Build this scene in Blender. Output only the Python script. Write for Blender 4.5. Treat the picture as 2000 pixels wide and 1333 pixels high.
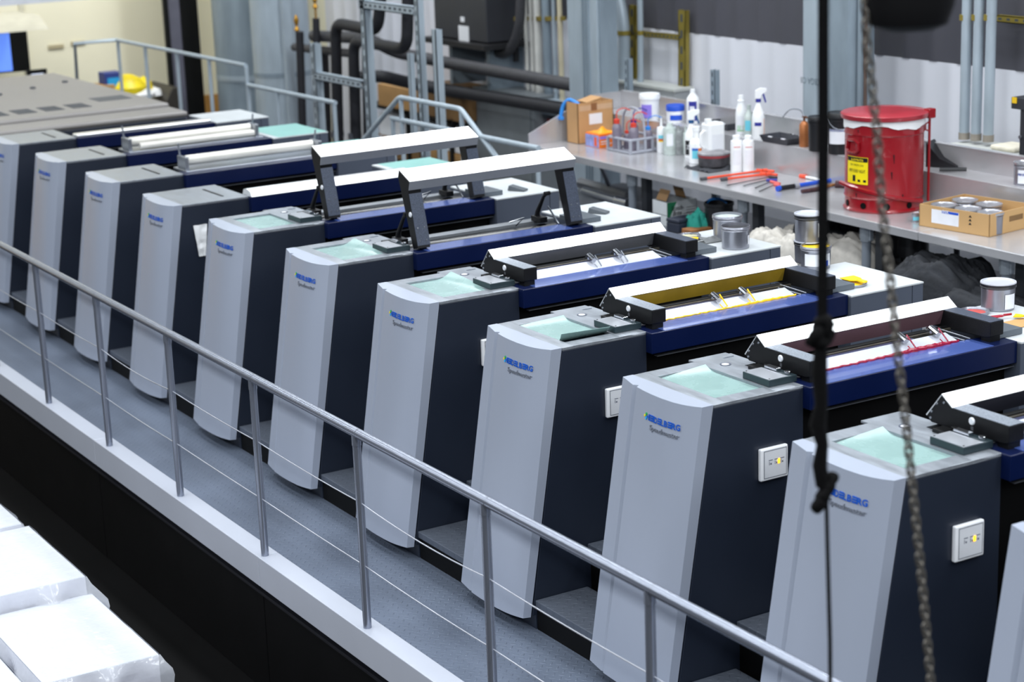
import bpy, bmesh, math, random
from mathutils import Vector, Matrix
random.seed(7)
for _o in list(bpy.data.objects): bpy.data.objects.remove(_o)
scene = bpy.context.scene
COL = scene.collection
PI = math.pi

# ------------------------------------------------------------ camera
FPX = 3804.47
CAM = Vector((5.2195, -4.8085, 3.8315))
RIGHT = Vector((0.5194, 0.8538, -0.0362)).normalized()
FWD = Vector((-0.8306, 0.4945, -0.2560)).normalized()
RIGHT = (RIGHT - FWD * RIGHT.dot(FWD)).normalized()
UP = RIGHT.cross(FWD).normalized()
cd = bpy.data.cameras.new('camera'); cam = bpy.data.objects.new('camera', cd); COL.objects.link(cam)
cam.matrix_world = Matrix(((RIGHT.x, UP.x, -FWD.x, CAM.x), (RIGHT.y, UP.y, -FWD.y, CAM.y), (RIGHT.z, UP.z, -FWD.z, CAM.z), (0, 0, 0, 1)))
cd.sensor_width = 36.0; cd.lens = FPX / 2000 * 36.0; cd.clip_start = 0.05; cd.clip_end = 200
cd.dof.use_dof = True; cd.dof.focus_distance = 9.6; cd.dof.aperture_fstop = 2.3
scene.camera = cam

# ------------------------------------------------------------ world, lamps, exposure
w = bpy.data.worlds.new('hall_light'); scene.world = w; w.use_nodes = True
w.node_tree.nodes['Background'].inputs[0].default_value = (0.50, 0.57, 0.72, 1)
w.node_tree.nodes['Background'].inputs[1].default_value = 0.13
def lamp(x, y, z, sx, sy, power, col=(0.93, 0.97, 1.0), rot=(0, 0, 0)):
    l = bpy.data.lights.new('ceiling_lamp', 'AREA'); l.shape = 'RECTANGLE'; l.size = sx; l.size_y = sy
    l.energy = power; l.color = col
    o = bpy.data.objects.new('ceiling_lamp', l); o.location = (x, y, z); o.rotation_euler = rot; COL.objects.link(o)
    return o
for ly, pw in ((-7.5, 235), (-3.0, 115), (0.6, 105), (4.1, 165)):
    for lx in (-14.5, -10.0, -5.5, -1.0, 3.5, 8.0):
        lamp(lx, ly, 6.4, 4.3, 0.6, pw * {-14.5: 0.70, -10.0: 0.75, 8.0: 1.7}.get(lx, 1.0))
for wy in (-0.5, 3.9): lamp(-16.2, wy, 4.3, 1.6, 1.6, 62, (1.0, 0.96, 0.82), (0, 0.7, 0))          # the lit room behind the far end of the press
scene.view_settings.view_transform = 'Standard'; scene.view_settings.look = 'None'
scene.view_settings.gamma = 1.0; scene.view_settings.use_curve_mapping = False
scene.view_settings.exposure = 0.15

# ------------------------------------------------------------ helpers
def ray(px, py):
    return (RIGHT * ((px - 1000) / FPX) - UP * ((py - 666.5) / FPX) + FWD)
def G(px, py, z):                      # point of a horizontal surface
    d = ray(px, py); return CAM + d * ((z - CAM.z) / d.z)
def Y(px, py, y):                      # point of an upright plane along the press
    d = ray(px, py); return CAM + d * ((y - CAM.y) / d.y)
def X(px, py, x):
    d = ray(px, py); return CAM + d * ((x - CAM.x) / d.x)
def depth(p): return (Vector(p) - CAM).dot(FWD)
def S(n, p): return n * depth(p) / FPX

def srgb(c):
    if isinstance(c, str):
        c = c.lstrip('#'); c = [int(c[i:i + 2], 16) / 255 for i in (0, 2, 4)]
    return tuple(((x / 12.92) if x <= 0.04045 else ((x + 0.055) / 1.055) ** 2.4) for x in c)
MATS = {}
def mat(name, col, rough=0.5, metal=0.0, var=0.08, vs=6.0, st=(1, 1, 1), bump=0.0, bs=60.0, coat=0.0, emit=0.0, alpha=1.0, trans=0.0, spec=0.5, rvar=0.1):
    if name in MATS: return MATS[name]
    m = bpy.data.materials.new(name); m.use_nodes = True; nt = m.node_tree; n = nt.nodes; L = nt.links
    b = n['Principled BSDF']; c = srgb(col)
    tc = n.new('ShaderNodeTexCoord'); mp = n.new('ShaderNodeMapping'); mp.inputs['Scale'].default_value = st
    L.new(tc.outputs['Object'], mp.inputs[0])
    nz = n.new('ShaderNodeTexNoise'); nz.inputs['Scale'].default_value = vs; nz.inputs['Detail'].default_value = 4
    L.new(mp.outputs[0], nz.inputs[0])
    cr = n.new('ShaderNodeValToRGB'); cr.color_ramp.elements[0].position = 0.3; cr.color_ramp.elements[1].position = 0.7
    cr.color_ramp.elements[0].color = tuple(x * (1 - var) for x in c) + (1,)
    cr.color_ramp.elements[1].color = tuple(min(1, x * (1 + var)) for x in c) + (1,)
    L.new(nz.outputs[0], cr.inputs[0]); L.new(cr.outputs[0], b.inputs['Base Color'])
    mr = n.new('ShaderNodeMapRange'); mr.inputs[3].default_value = max(0.02, rough - rvar * rough); mr.inputs[4].default_value = min(1, rough + rvar * rough)
    L.new(nz.outputs[0], mr.inputs[0]); L.new(mr.outputs[0], b.inputs['Roughness'])
    b.inputs['Metallic'].default_value = metal; b.inputs['Specular IOR Level'].default_value = spec
    b.inputs['Coat Weight'].default_value = coat; b.inputs['Alpha'].default_value = alpha
    b.inputs['Transmission Weight'].default_value = trans
    if emit:
        b.inputs['Emission Color'].default_value = c + (1,); b.inputs['Emission Strength'].default_value = emit
    if bump:
        n2 = n.new('ShaderNodeTexNoise'); n2.inputs['Scale'].default_value = bs; n2.inputs['Detail'].default_value = 3
        L.new(mp.outputs[0], n2.inputs[0])
        bp = n.new('ShaderNodeBump'); bp.inputs['Strength'].default_value = bump; bp.inputs['Distance'].default_value = 0.01
        L.new(n2.outputs[0], bp.inputs['Height']); L.new(bp.outputs[0], b.inputs['Normal'])
    MATS[name] = m
    return m

def plate_mat(name, col, scale=28.0):
    """diamond tread plate: alternating raised lens marks as fine relief"""
    m = mat(name, col, rough=0.42, metal=0.35, var=0.16, vs=1.6, rvar=0.25)
    nt = m.node_tree; n = nt.nodes; L = nt.links; b = n['Principled BSDF']
    tc = n.new('ShaderNodeTexCoord'); mp = n.new('ShaderNodeMapping'); mp.inputs['Scale'].default_value = (scale,) * 3
    mp.inputs['Rotation'].default_value = (0, 0, PI / 4)
    L.new(tc.outputs['Object'], mp.inputs[0])
    sp = n.new('ShaderNodeSeparateXYZ'); L.new(mp.outputs[0], sp.inputs[0])
    def M(op, a, b_=None):
        x = n.new('ShaderNodeMath'); x.operation = op
        for i, q in enumerate((a, b_)):
            if q is None: continue
            if isinstance(q, (int, float)): x.inputs[i].default_value = q
            else: L.new(q, x.inputs[i])
        return x.outputs[0]
    fx = M('FLOOR', sp.outputs[0]); fy = M('FLOOR', sp.outputs[1])
    par = M('FLOORED_MODULO', M('ADD', fx, fy), 2.0)
    lx = M('SUBTRACT', M('SUBTRACT', sp.outputs[0], fx), 0.5); ly = M('SUBTRACT', M('SUBTRACT', sp.outputs[1], fy), 0.5)
    ip = M('SUBTRACT', 1.0, par)
    a = M('ADD', M('MULTIPLY', lx, par), M('MULTIPLY', ly, ip)); c = M('ADD', M('MULTIPLY', ly, par), M('MULTIPLY', lx, ip))
    d = M('ADD', M('POWER', M('ABSOLUTE', M('MULTIPLY', a, 2.3)), 2.0), M('POWER', M('ABSOLUTE', M('MULTIPLY', c, 7.5)), 2.0))
    h = n.new('ShaderNodeMapRange'); h.inputs[1].default_value = 0.2; h.inputs[2].default_value = 1.0; h.inputs[3].default_value = 1; h.inputs[4].default_value = 0
    L.new(d, h.inputs[0])
    bp = n.new('ShaderNodeBump'); bp.inputs['Strength'].default_value = 0.55; bp.inputs['Distance'].default_value = 0.004
    L.new(h.outputs[0], bp.inputs['Height']); L.new(bp.outputs[0], b.inputs['Normal'])
    return m

class MB:
    def __init__(s): s.v = []; s.f = []; s.mi = []; s.cur = 0
    def add(s, vs, fs):
        o = len(s.v); s.v += [tuple(p) for p in vs]
        for f in fs: s.f.append([o + i for i in f]); s.mi.append(s.cur)
        return s
    def mat(s, i): s.cur = i; return s
    def box(s, x0, x1, y0, y1, z0, z1, M=None):
        v = [Vector((x, y, z)) for z in (z0, z1) for y in (y0, y1) for x in (x0, x1)]
        if M: v = [M @ p for p in v]
        return s.add(v, [(0, 2, 3, 1), (4, 5, 7, 6), (0, 1, 5, 4), (2, 6, 7, 3), (0, 4, 6, 2), (1, 3, 7, 5)])
    def prism(s, pts, axis, a, b, M=None):
        def P(p, t):
            return {'x': (t, p[0], p[1]), 'y': (p[0], t, p[1]), 'z': (p[0], p[1], t)}[axis]
        n = len(pts); v = [Vector(P(p, a)) for p in pts] + [Vector(P(p, b)) for p in pts]
        if M: v = [M @ p for p in v]
        return s.add(v, [tuple(range(n)), tuple(range(2 * n - 1, n - 1, -1))] + [(i, (i + 1) % n, n + (i + 1) % n, n + i) for i in range(n)])
    def loft(s, rings, cap=True, close=True):
        n = len(rings[0]); v = [p for r in rings for p in r]; f = []
        for k in range(len(rings) - 1):
            for i in range(n if close else n - 1):
                j = (i + 1) % n; f.append((k * n + i, k * n + j, (k + 1) * n + j, (k + 1) * n + i))
        if cap: f += [tuple(range(n)), tuple(range(len(v) - 1, len(v) - n - 1, -1))]
        return s.add(v, f)
    def lathe(s, prof, c=(0, 0, 0), n=24, M=None):
        c = Vector(c); rings = []
        for r, z in prof:
            rings.append([(Vector((max(r, 1e-4) * math.cos(2 * PI * i / n), max(r, 1e-4) * math.sin(2 * PI * i / n), z))) for i in range(n)])
        if M: rings = [[M @ p for p in r] for r in rings]
        rings = [[p + c for p in r] for r in rings]
        return s.loft(rings)
    def tube(s, pts, r, n=10, closed=False):
        P = [Vector(p) for p in pts]; m = len(P); rings = []; up = None
        for i in range(m):
            a = P[i - 1] if (i > 0 or closed) else P[i]; b = P[(i + 1) % m] if (i < m - 1 or closed) else P[i]
            t = (b - a).normalized()
            if up is None: up = Vector((0, 0, 1)) if abs(t.z) < .9 else Vector((1, 0, 0))
            u = (up - t * up.dot(t)).normalized(); up = u; q = t.cross(u)
            rr = r[i] if isinstance(r, (list, tuple)) else r
            rings.append([P[i] + (u * math.cos(2 * PI * k / n) + q * math.sin(2 * PI * k / n)) * rr for k in range(n)])
        if closed: rings.append(rings[0]); return s.loft(rings, cap=False)
        return s.loft(rings)
    def grid(s, fn, nu, nv):
        v = [fn(i / nu, j / nv) for j in range(nv + 1) for i in range(nu + 1)]
        return s.add(v, [(j * (nu + 1) + i, j * (nu + 1) + i + 1, (j + 1) * (nu + 1) + i + 1, (j + 1) * (nu + 1) + i) for j in range(nv) for i in range(nu)])
    def mesh(s, name, mats, bevel=0.0, seg=2, smooth=35, solid=0.0):
        me = bpy.data.meshes.new(name); me.from_pydata(s.v, [], s.f)
        for i, p in enumerate(me.polygons): p.material_index = s.mi[i]
        bm = bmesh.new(); bm.from_mesh(me)
        bmesh.ops.remove_doubles(bm, verts=bm.verts, dist=1e-6)
        if solid: bmesh.ops.solidify(bm, geom=bm.faces[:], thickness=solid)
        bmesh.ops.recalc_face_normals(bm, faces=bm.faces)
        if bevel and smooth == 35: smooth = 18
        if bevel:
            es = [e for e in bm.edges if len(e.link_faces) == 2 and e.calc_face_angle(0) > 0.5]
            if es: bmesh.ops.bevel(bm, geom=es, offset=bevel, segments=seg, affect='EDGES', profile=0.5, clamp_overlap=True)
        bm.to_mesh(me); bm.free()
        for m in (mats if isinstance(mats, (list, tuple)) else [mats]): me.materials.append(m)
        if smooth:
            me.polygons.foreach_set('use_smooth', [True] * len(me.polygons)); me.set_sharp_from_angle(angle=math.radians(smooth))
        me.update(); return me

def obj(name, me, parent=None, loc=(0, 0, 0), rot=(0, 0, 0), label=None):
    o = bpy.data.objects.new(name, me); COL.objects.link(o); o.parent = parent; o.location = loc; o.rotation_euler = rot
    if label: o['label'] = label
    return o
def tag(o, label, cat, group=None, kind=None):
    o['label'] = label
    if cat: o['category'] = cat
    if group: o['group'] = group
    if kind: o['kind'] = kind
    return o
def thing(name, label, cat, loc=(0, 0, 0), rz=0.0, group=None):
    o = bpy.data.objects.new(name, None); COL.objects.link(o); o.location = loc; o.rotation_euler = (0, 0, rz); o.empty_display_size = 0.05
    return tag(o, label, cat, group)
def struct(name, me, label, parent=None):
    o = obj(name, me, parent); o['kind'] = 'structure'; o['label'] = label
    return o
def bx(name, mt, dims, parent=None, bevel=0.0, **k):
    return obj(name, MB().box(*dims).mesh(name, mt, bevel), parent, **k)

def text_mesh(txt, size, mt, extrude=0.0, bold=0.0, shear=0.0, align='LEFT', space=1.0):
    c = bpy.data.curves.new('txt', 'FONT'); c.body = txt; c.size = size; c.extrude = extrude; c.offset = bold; c.shear = shear
    c.align_x = align; c.space_character = space; c.resolution_u = 3
    o = bpy.data.objects.new('txt', c); COL.objects.link(o); bpy.context.view_layer.update()
    me = bpy.data.meshes.new_from_object(o.evaluated_get(bpy.context.evaluated_depsgraph_get()))
    bpy.data.objects.remove(o); bpy.data.curves.remove(c); me.materials.clear(); me.materials.append(mt)
    return me
def width_of(me): xs = [v.co.x for v in me.vertices]; return max(xs) - min(xs)
def text_on(name, txt, wid, mt, parent, origin, ux, uy, bold=0.0, extrude=0.0004, shear=0.0, hscale=None):
    """lettering lying on a surface: origin is its lower left corner, ux / uy run along and up the line"""
    me = text_mesh(txt, 1.0, mt, 0, bold, shear); s = wid / width_of(me); x0 = min(v.co.x for v in me.vertices)
    ux = Vector(ux).normalized(); uy = Vector(uy).normalized(); nn = ux.cross(uy)
    hs = hscale or s
    for v in me.vertices:
        v.co = Vector(origin) + ux * ((v.co.x - x0) * s) + uy * (v.co.y * hs) + nn * (extrude + v.co.z * s)
    me.update(); return obj(name, me, parent)
# ------------------------------------------------------------ materials
SILVER = mat('silver_panel', '#a5adbd', 0.32, 0.22, 0.025, 1.0, (3, 3, 0.3), rvar=0.08)
DARK = mat('charcoal_panel', '#1f2634', 0.42, 0.0, 0.10, 1.5, rvar=0.2)
DARKREAR = mat('charcoal_rear', '#474e5c', 0.45, 0.0, 0.08, 2)
TOPP = mat('brushed_top', '#959ba3', 0.36, 0.55, 0.12, 9, (1, 5, 1), rvar=0.3)
MATG = mat('glass_mat', '#87a5a2', 0.28, 0.0, 0.08, 7, rvar=0.3)
MATT = mat('teal_sheet', '#86bab3', 0.35, 0.0, 0.04, 5)
BLUE = mat('deep_blue', '#021038', 0.32, 0.0, 0.06, 3, coat=0.05)
BLUEP = mat('blue_film', '#4a61a8', 0.24, 0.35, 0.05, 3, (3, 0.4, 1), coat=0.3)
BLACK = mat('black_metal', '#060709', 0.45, 0.0, 0.2, 8, spec=0.3)
BLACKP = mat('black_powder', '#090a0e', 0.5, 0.0, 0.2, 30, bump=0.15, bs=300, spec=0.3)
VOID = mat('machine_black', '#020203', 0.6, 0.0, 0.2, 4, spec=0.15)
WHITEALU = mat('white_alu', '#f2f3f4', 0.32, 0.85, 0.03, 3, (8, 0.3, 8))
GREYALU = mat('grey_alu', '#8b909c', 0.35, 0.5, 0.06, 5, (8, 0.3, 8))
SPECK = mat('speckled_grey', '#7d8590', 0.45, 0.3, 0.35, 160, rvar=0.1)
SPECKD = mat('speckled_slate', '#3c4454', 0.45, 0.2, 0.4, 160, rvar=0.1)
CHROME = mat('chrome', '#c9ccd2', 0.16, 1.0, 0.05, 6)
STEEL = mat('steel', '#9da2ab', 0.32, 0.85, 0.10, 6, rvar=0.3)
WHITE = mat('white_plastic', '#e8eaee', 0.38, 0.0, 0.02, 4)
WTOP = mat('white_laminate', '#c3c8cb', 0.42, 0.0, 0.06, 9, rvar=0.2)
PADD = mat('pad_teal_black', '#26353b', 0.4, 0.2, 0.1, 8)
PADT = mat('pad_top', '#a9adb4', 0.3, 0.55, 0.08, 10)
LOGOB = mat('logo_blue', '#0b50b4', 0.35)
LOGOY = mat('logo_yellow', '#e8d51c', 0.4)
LOGOG = mat('logo_green', '#1f9a55', 0.4)
LOGOC = mat('logo_cyan', '#2aa0dd', 0.4)
CHROMEL = mat('letter_silver', '#9298a4', 0.3, 0.5)
AMBER = mat('amber_lamp', '#ffb020', 0.4, emit=3.0)
INKS = {'magenta': mat('ink_magenta', '#8c0c30', 0.2, 0, 0.2, 30, bump=0.3, bs=90), 'yellow': mat('ink_yellow', '#f0c010', 0.25, 0, 0.15, 30),
        'grey': mat('ink_grey', '#b8bcc4', 0.3, 0.3), 'black': mat('ink_black', '#08080a', 0.2)}
INNER = {'magenta': mat('inner_maroon', '#6b5058', 0.35, 0.3, 0.2, 3), 'yellow': mat('inner_yellow', '#a08428', 0.38, 0.25, 0.22, 4),  # ink mirrored in the bare metal hood is painted in as maroon and yellow
         'grey': mat('inner_grey', '#707278', 0.35, 0.5, 0.15, 3), 'black': mat('inner_dark', '#2c2d36', 0.35, 0.4, 0.15, 3)}
TREAD = plate_mat('tread_plate', '#656f80', 26)
TREADS = plate_mat('tread_step', '#5a616d', 24)
KERB = mat('kerb_white', '#bcc1cd', 0.33, 0.2, 0.03, 2)
RAILM = mat('rail_alu', '#9096a4', 0.27, 0.7, 0.02, 1, rvar=0.05)

# ------------------------------------------------------------ gallery, floors, walls
struct('floor', MB().box(-30, 10, -12, 12, -0.80, -0.72).mesh('floor', mat('floor_dark', '#040405', 0.6, 0, 0.25, 2, spec=.1)), 'black concrete hall floor')
struct('floor_gallery', MB().box(-16.5, 4.0, -0.885, 2.3, -0.10, 0.0).mesh('floor_gallery', TREAD), 'grey diamond tread plate walkway beside the press')
k = thing('trim_1', 'pale grey metal kerb along the edge of the walkway', None); k['kind'] = 'structure'
kx = [4.0, 1.2, -1.35, -3.92, -6.5, -9.1, -11.7, -14.3, -16.5]
for a, b in zip(kx[1:], kx[:-1]):
    bx('kerb_panel', KERB, (a + 0.002, b - 0.002, -1.0, -0.883, -0.08, 0.092), k, 0.004)
k = thing('wall_gallery', 'black panelled side wall under the walkway', None); k['kind'] = 'structure'
for a, b in zip(kx[1:], kx[:-1]):
    bx('skirt_panel', VOID, (a + 0.003, b - 0.003, -0.985, -0.96, -0.72, -0.13), k, 0.003)
bx('recess_channel', mat('channel_dark', '#15161b', 0.5), (-16.5, 4.0, -0.96, -0.90, -0.72, -0.08), k)
bx('ledge_strip', mat('ledge_dark', '#1d1e24', 0.4, 0.3), (-16.5, 4.0, -0.995, -0.955, -0.128, -0.115), k)

# ------------------------------------------------------------ guard railing in front
rl = thing('guard_railing', 'long grey tubular guard railing with round posts and two wires along the walkway', 'railing')
RZ = 1.085
obj('handrail', MB().tube([(-15.5, -0.958, RZ), (2.6, -0.958, RZ)], 0.0245, 16).mesh('handrail', RAILM), rl)
post_me = MB().lathe([(0.021, 0.0), (0.021, 0.93)], n=14).lathe([(0.0235, 0.93), (0.0235, 0.985)], n=14).mesh('post', RAILM)
joint_me = MB().tube([(-0.0015, 0, 0), (0.0015, 0, 0)], 0.0249, 16).mesh('rail_joint', mat('joint_dark', '#3c4048', 0.5))
wire_m = mat('steel_wire', '#b7bac2', 0.3, 0.7)
pxs = [-7.52 + 1.2 * q for q in range(-6, 9)]
for x in pxs:
    p = obj('post', post_me, rl, (x, -0.958, 0.092))
    obj('rail_joint', joint_me, rl, (x + 0.03, -0.958, RZ))
for hz, sag in ((0.735, 0.012), (0.415, 0.004)):
    for i in range(len(pxs) - 1):
        s_ = sag * (1.8 if i % 3 == 1 else 0.6)
        pts = [(pxs[i] + 1.2 * t / 8, -0.958, hz - s_ * 4 * (t / 8) * (1 - t / 8)) for t in range(9)]
        obj('wire', MB().tube(pts, 0.0032, 6).mesh('wire', wire_m), rl)

# ------------------------------------------------------------ steps between the units
st_me = MB().box(0.004, 0.582, -0.198, 0.11, 0.118, 0.155).mesh('tread', TREADS, 0.004)
sr_me = MB().box(0.006, 0.580, -0.19, 0.492, 0.0, 0.118).mesh('riser', VOID)
s2_me = MB().box(0.006, 0.580, 0.115, 0.492, 0.345, 0.38).mesh('upper_tread', TREADS, 0.004)
s3_me = MB().box(0.008, 0.578, 0.13, 0.492, 0.118, 0.345).mesh('upper_riser', VOID)
ordn = {0: 'first', 1: 'second', 2: 'third', 3: 'fourth', 4: 'fifth', 5: 'sixth', 6: 'seventh', 7: 'eighth', 8: 'ninth', 9: 'tenth'}
for i in range(10):
    t = thing('access_step', 'tread plate step in the %s gap between press units, counted from the right edge' % ordn[i], 'step', (-1.2 * i, 0, 0), 0, 'steps between the press units')
    obj('tread', st_me, t); obj('riser', sr_me, t); obj('upper_tread', s2_me, t); obj('upper_riser', s3_me, t)

# ------------------------------------------------------------ press units
PT = [(-.605, .004), (-.605, -.050), (-.47, -.089), (-.448, -.072), (-.43, -.096), (-.36, -.106), (-.29, -.112), (-.214, -.114), (-.137, -.109), (-.085, -.098), (-.04, -.080), (0, -.056), (0, .004)]
PB_ = [(-.61, -.224), (-.61, -.268), (-.484, -.290), (-.472, -.287), (-.456, -.296), (-.36, -.301), (-.29, -.302), (-.214, -.300), (-.137, -.294), (-.085, -.285), (-.05, -.275), (-.012, -.262), (0, -.224)]
def interp(P, x):
    P = P[4:12]
    for a, b in zip(P, P[1:]):
        if a[0] <= x <= b[0]: return a[1] + (b[1] - a[1]) * (x - a[0]) / (b[0] - a[0])
    return P[0][1] if x < P[0][0] else P[-1][1]
def yfront(x, z):
    t = (1.4 - z) / 1.33
    return interp(PT, x) * (1 - t) + interp(PB_, x) * t
ME = {}
rings = []
for q in range(15):
    t = q / 14
    rings.append([Vector((a[0] * (1 - t) + b[0] * t, a[1] * (1 - t) + b[1] * t, 1.402 - 1.332 * t)) for a, b in zip(PT, PB_)])
ME['front_panel'] = MB().loft(rings).mesh('front_panel', SILVER, 0.0, smooth=22)
ME['body'] = MB().prism([(0.006, 1.387), (.497, 1.387), (.497, 0), (-.195, 0), (-.195, .075), (-.214, .075)], 'x', -.603, 0.0).mesh('body', DARK, 0.003)
ME['core'] = MB().box(-.60, -.03, .497, 1.747, 0, 1.29).box(-.03, .598, .497, 1.747, 0, .55).mesh('machine_core', VOID)
# HEIDELBERG lettering of strokes, bent onto the panel
LW = 0.232; LX = -0.308; LZ = 1.288; LH = 0.0265
def bend(me, dy):
    for v in me.vertices:
        x, z, n = v.co.x, v.co.y, v.co.z
        v.co = Vector((x, yfront(x, z) - dy - n, z))
    me.update(); return me
def letter_strip(txt, x0, wid, z0, mt, bold, H):
    me = text_mesh(txt, 1.0, mt, 0.0, bold); xs = [v.co.x for v in me.vertices]; ys = [v.co.y for v in me.vertices]
    s = wid / (max(xs) - min(xs)); sz = H / max(ys)
    for v in me.vertices: v.co = Vector((x0 + (v.co.x - min(xs)) * s, z0 + v.co.y * sz, 0))
    return me
def word():
    b = MB(); gap = 0.0030; WD = [('H', .80), ('E', .85), ('I', .30), ('D', 1.0), ('E', .85), ('L', .72), ('B', .95), ('E', .85), ('R', 1.08), ('G', 1.05)]
    lw = (LW - gap * 9) / sum(q[1] for q in WD); bar = LH * 0.235
    def rect(x0, x1, z0, z1): b.prism([(x0, z0), (x1, z0), (x1, z1), (x0, z1)], 'z', 0.0, 0.003)
    x = LX; spans = []
    for ch, q in WD:
        w_ = lw * q
        if ch == 'E':
            for kz in (0, 0.3825, 0.765): rect(x, x + w_, LZ + kz * LH, LZ + kz * LH + bar)
        elif ch == 'H': rect(x - .003, x + w_ * .8, LZ + .3825 * LH, LZ + .3825 * LH + bar); rect(x + w_ * .60, x + w_, LZ, LZ + LH)
        elif ch == 'I': rect(x, x + w_, LZ, LZ + LH)
        else: spans.append((ch, x, w_))
        x += w_ + (gap if ch != 'R' else -.0012)
    me = b.mesh('lettering', LOGOB, smooth=0)
    bm = bmesh.new(); bm.from_mesh(bend(me, 0.0015))
    for ch, xx, ww in spans:
        m2 = letter_strip(ch, xx, ww, LZ, LOGOB, 0.035, LH)
        for v in m2.vertices: v.co.z = 0.003
        bm.from_mesh(bend(m2, 0.0015)); bpy.data.meshes.remove(m2)
    bm.to_mesh(me); bm.free(); return me
ME['lettering'] = word()
b = MB()
def dot(cx, cz, r=0.0058):
    b.prism([(cx + r * math.cos(a * PI / 5), cz + r * math.sin(a * PI / 5)) for a in range(10)], 'z', 0, 0.003)
b.mat(0); dot(LX - .020, LZ + .52 * LH); b.mat(1); dot(LX - .0085, LZ + .85 * LH, .007); b.mat(2); dot(LX - .0085, LZ + .18 * LH, .007)
ME['emblem'] = bend(b.mesh('emblem_dots', [LOGOY, LOGOG, LOGOC], smooth=0), 0.0015)
m2 = letter_strip('Speedmaster', -.280, .198, 1.250, CHROMEL, 0.0, 0.0225)
bm = bmesh.new(); bm.from_mesh(m2); ge = bmesh.ops.extrude_face_region(bm, geom=bm.faces[:])
for v in [g for g in ge['geom'] if isinstance(g, bmesh.types.BMVert)]: v.co.z += 0.004
bm.to_mesh(m2); bm.free(); ME['script'] = bend(m2, 0.001); ME['script'].name = 'model_lettering'
# tops
ME['top_frame'] = MB().box(-.604, 0, .005, .075, 1.387, 1.401).box(-.604, 0, .345, .497, 1.387, 1.401).box(-.604, -.515, .075, .345, 1.387, 1.401).box(-.085, 0, .075, .345, 1.387, 1.401).mesh('top_plate', TOPP, 0.0015)
ME['top_solid'] = MB().box(-.604, 0, .005, .497, 1.387, 1.401).mesh('top_plate', TOPP, 0.002)
def mat_mesh(kind):
    def fn(u, v):
        x = -.512 + .424 * u; y = .078 + .266 * v; z = 1.3895
        if kind == 'rear' and v > .72: q = (v - .72) / .28; z += .030 * q * q * (1.2 - .8 * u); y += .02 * q
        if kind == 'both':
            if u < .16: z += .020 * ((.16 - u) / .16) ** 2 * (.4 + .6 * v)
            if u > .86: q = (u - .86) / .14; z += .045 * q ** 1.5; x -= .03 * q * (1 - v)
        if kind == 'left' and u < .2: z += .022 * ((.2 - u) / .2) ** 2 * v
        return Vector((x, y, z))
    return MB().grid(fn, 18, 14).mesh('glass_mat', MATG, smooth=60, solid=0.0015)
for kd in ('flat', 'rear', 'both', 'left'): ME['mat_' + kd] = mat_mesh(kd)
ME['mat_tray'] = MB().box(-.515, -.085, .075, .345, 1.380, 1.387).mesh('mat_tray', PADD)
ME['slot'] = MB().box(-.47, -.12, .345, .362, 1.4012, 1.404).mesh('slot', BLACK)
ME['badge'] = MB().mat(0).lathe([(0.026, 1.401), (0.026, 1.4035)], (-.483, .437, 0), 20).mat(1).lathe([(0.017, 1.4035), (0.017, 1.405)], (-.478, .432, 0), 16).mesh('badge', [mat('badge_slate', '#4b5262', 0.4), WHITE])
ME['plateA'] = MB().box(-.664, -.60, .36, .575, 1.386, 1.396).mesh('cover_plate', TOPP, 0.001)
ME['plateB'] = MB().box(-.655, -.45, .50, .60, 1.380, 1.390).mesh('cover_plate', TOPP, 0.001)
ME['pad'] = MB().box(-.25, -.062, .355, .512, 1.402, 1.433).mesh('pad', PADD, 0.002)
ME['pad_top'] = MB().box(-.248, -.064, .357, .46, 1.433, 1.436).mesh('pad_top', PADT, 0.001)
ME['pad_latch'] = MB().box(-.235, -.15, .465, .495, 1.433, 1.448).lathe([(.016, 1.433), (.016, 1.446)], (-.10, .49, 0), 12).mesh('latch', CHROME, 0.002)
ME['pad_link'] = MB().box(-.36, -.25, .47, .53, 1.401, 1.418).box(-.30, -.20, .515, .535, 1.40, 1.43).mesh('linkage', BLACK, 0.002)
sc = MB()
for sx, sy in ((-.238, .367), (-.074, .367)): sc.lathe([(.004, 1.436), (.004, 1.4375)], (sx, sy, 0), 8)
ME['pad_screw'] = sc.mesh('screws', BLACK)
ME['beam'] = MB().box(-.115, .05, .495, 1.747, 1.295, 1.401).mesh('beam', BLUE, 0.004)
ME['beam_film'] = MB().box(-.112, .046, .575, 1.60, 1.401, 1.4035).mesh('beam_film', BLUEP, 0.001)
ME['edge'] = MB().box(.0, .03, .54, 1.75, 1.272, 1.276).mesh('edge_strip', STEEL)
# hood, closed
armp = [(0, 1.432), (0, 1.5), (-.315, 1.502), (-.371, 1.541), (-.459, 1.438), (-.434, 1.413), (-.30, 1.413), (-.03, 1.424)]
for s_, (a, c) in (('L', (.533, .618)), ('R', (1.620, 1.705))):
    ME['arm' + s_] = MB().prism(armp, 'y', a, c).mesh('arm', BLACKP, 0.003)
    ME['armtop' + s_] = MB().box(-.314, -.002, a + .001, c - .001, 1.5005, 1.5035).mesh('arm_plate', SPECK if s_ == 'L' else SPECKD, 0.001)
    ME['armfoot' + s_] = MB().box(-.07, -.012, a + .01, c - .01, 1.401, 1.428).mesh('arm_foot', BLACK)
ME['hood'] = MB().prism([(-.374, 1.547), (-.311, 1.504), (-.314, 1.500), (-.373, 1.541), (-.458, 1.436), (-.463, 1.439)], 'y', .532, 1.706).mesh('hood_cover', WHITEALU)
for c_ in INNER: ME['inner_' + c_] = MB().prism([(-.316, 1.499), (-.313, 1.499), (-.334, 1.43), (-.337, 1.43)], 'y', .618, 1.62).mesh('inner_plate', INNER[c_])
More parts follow.
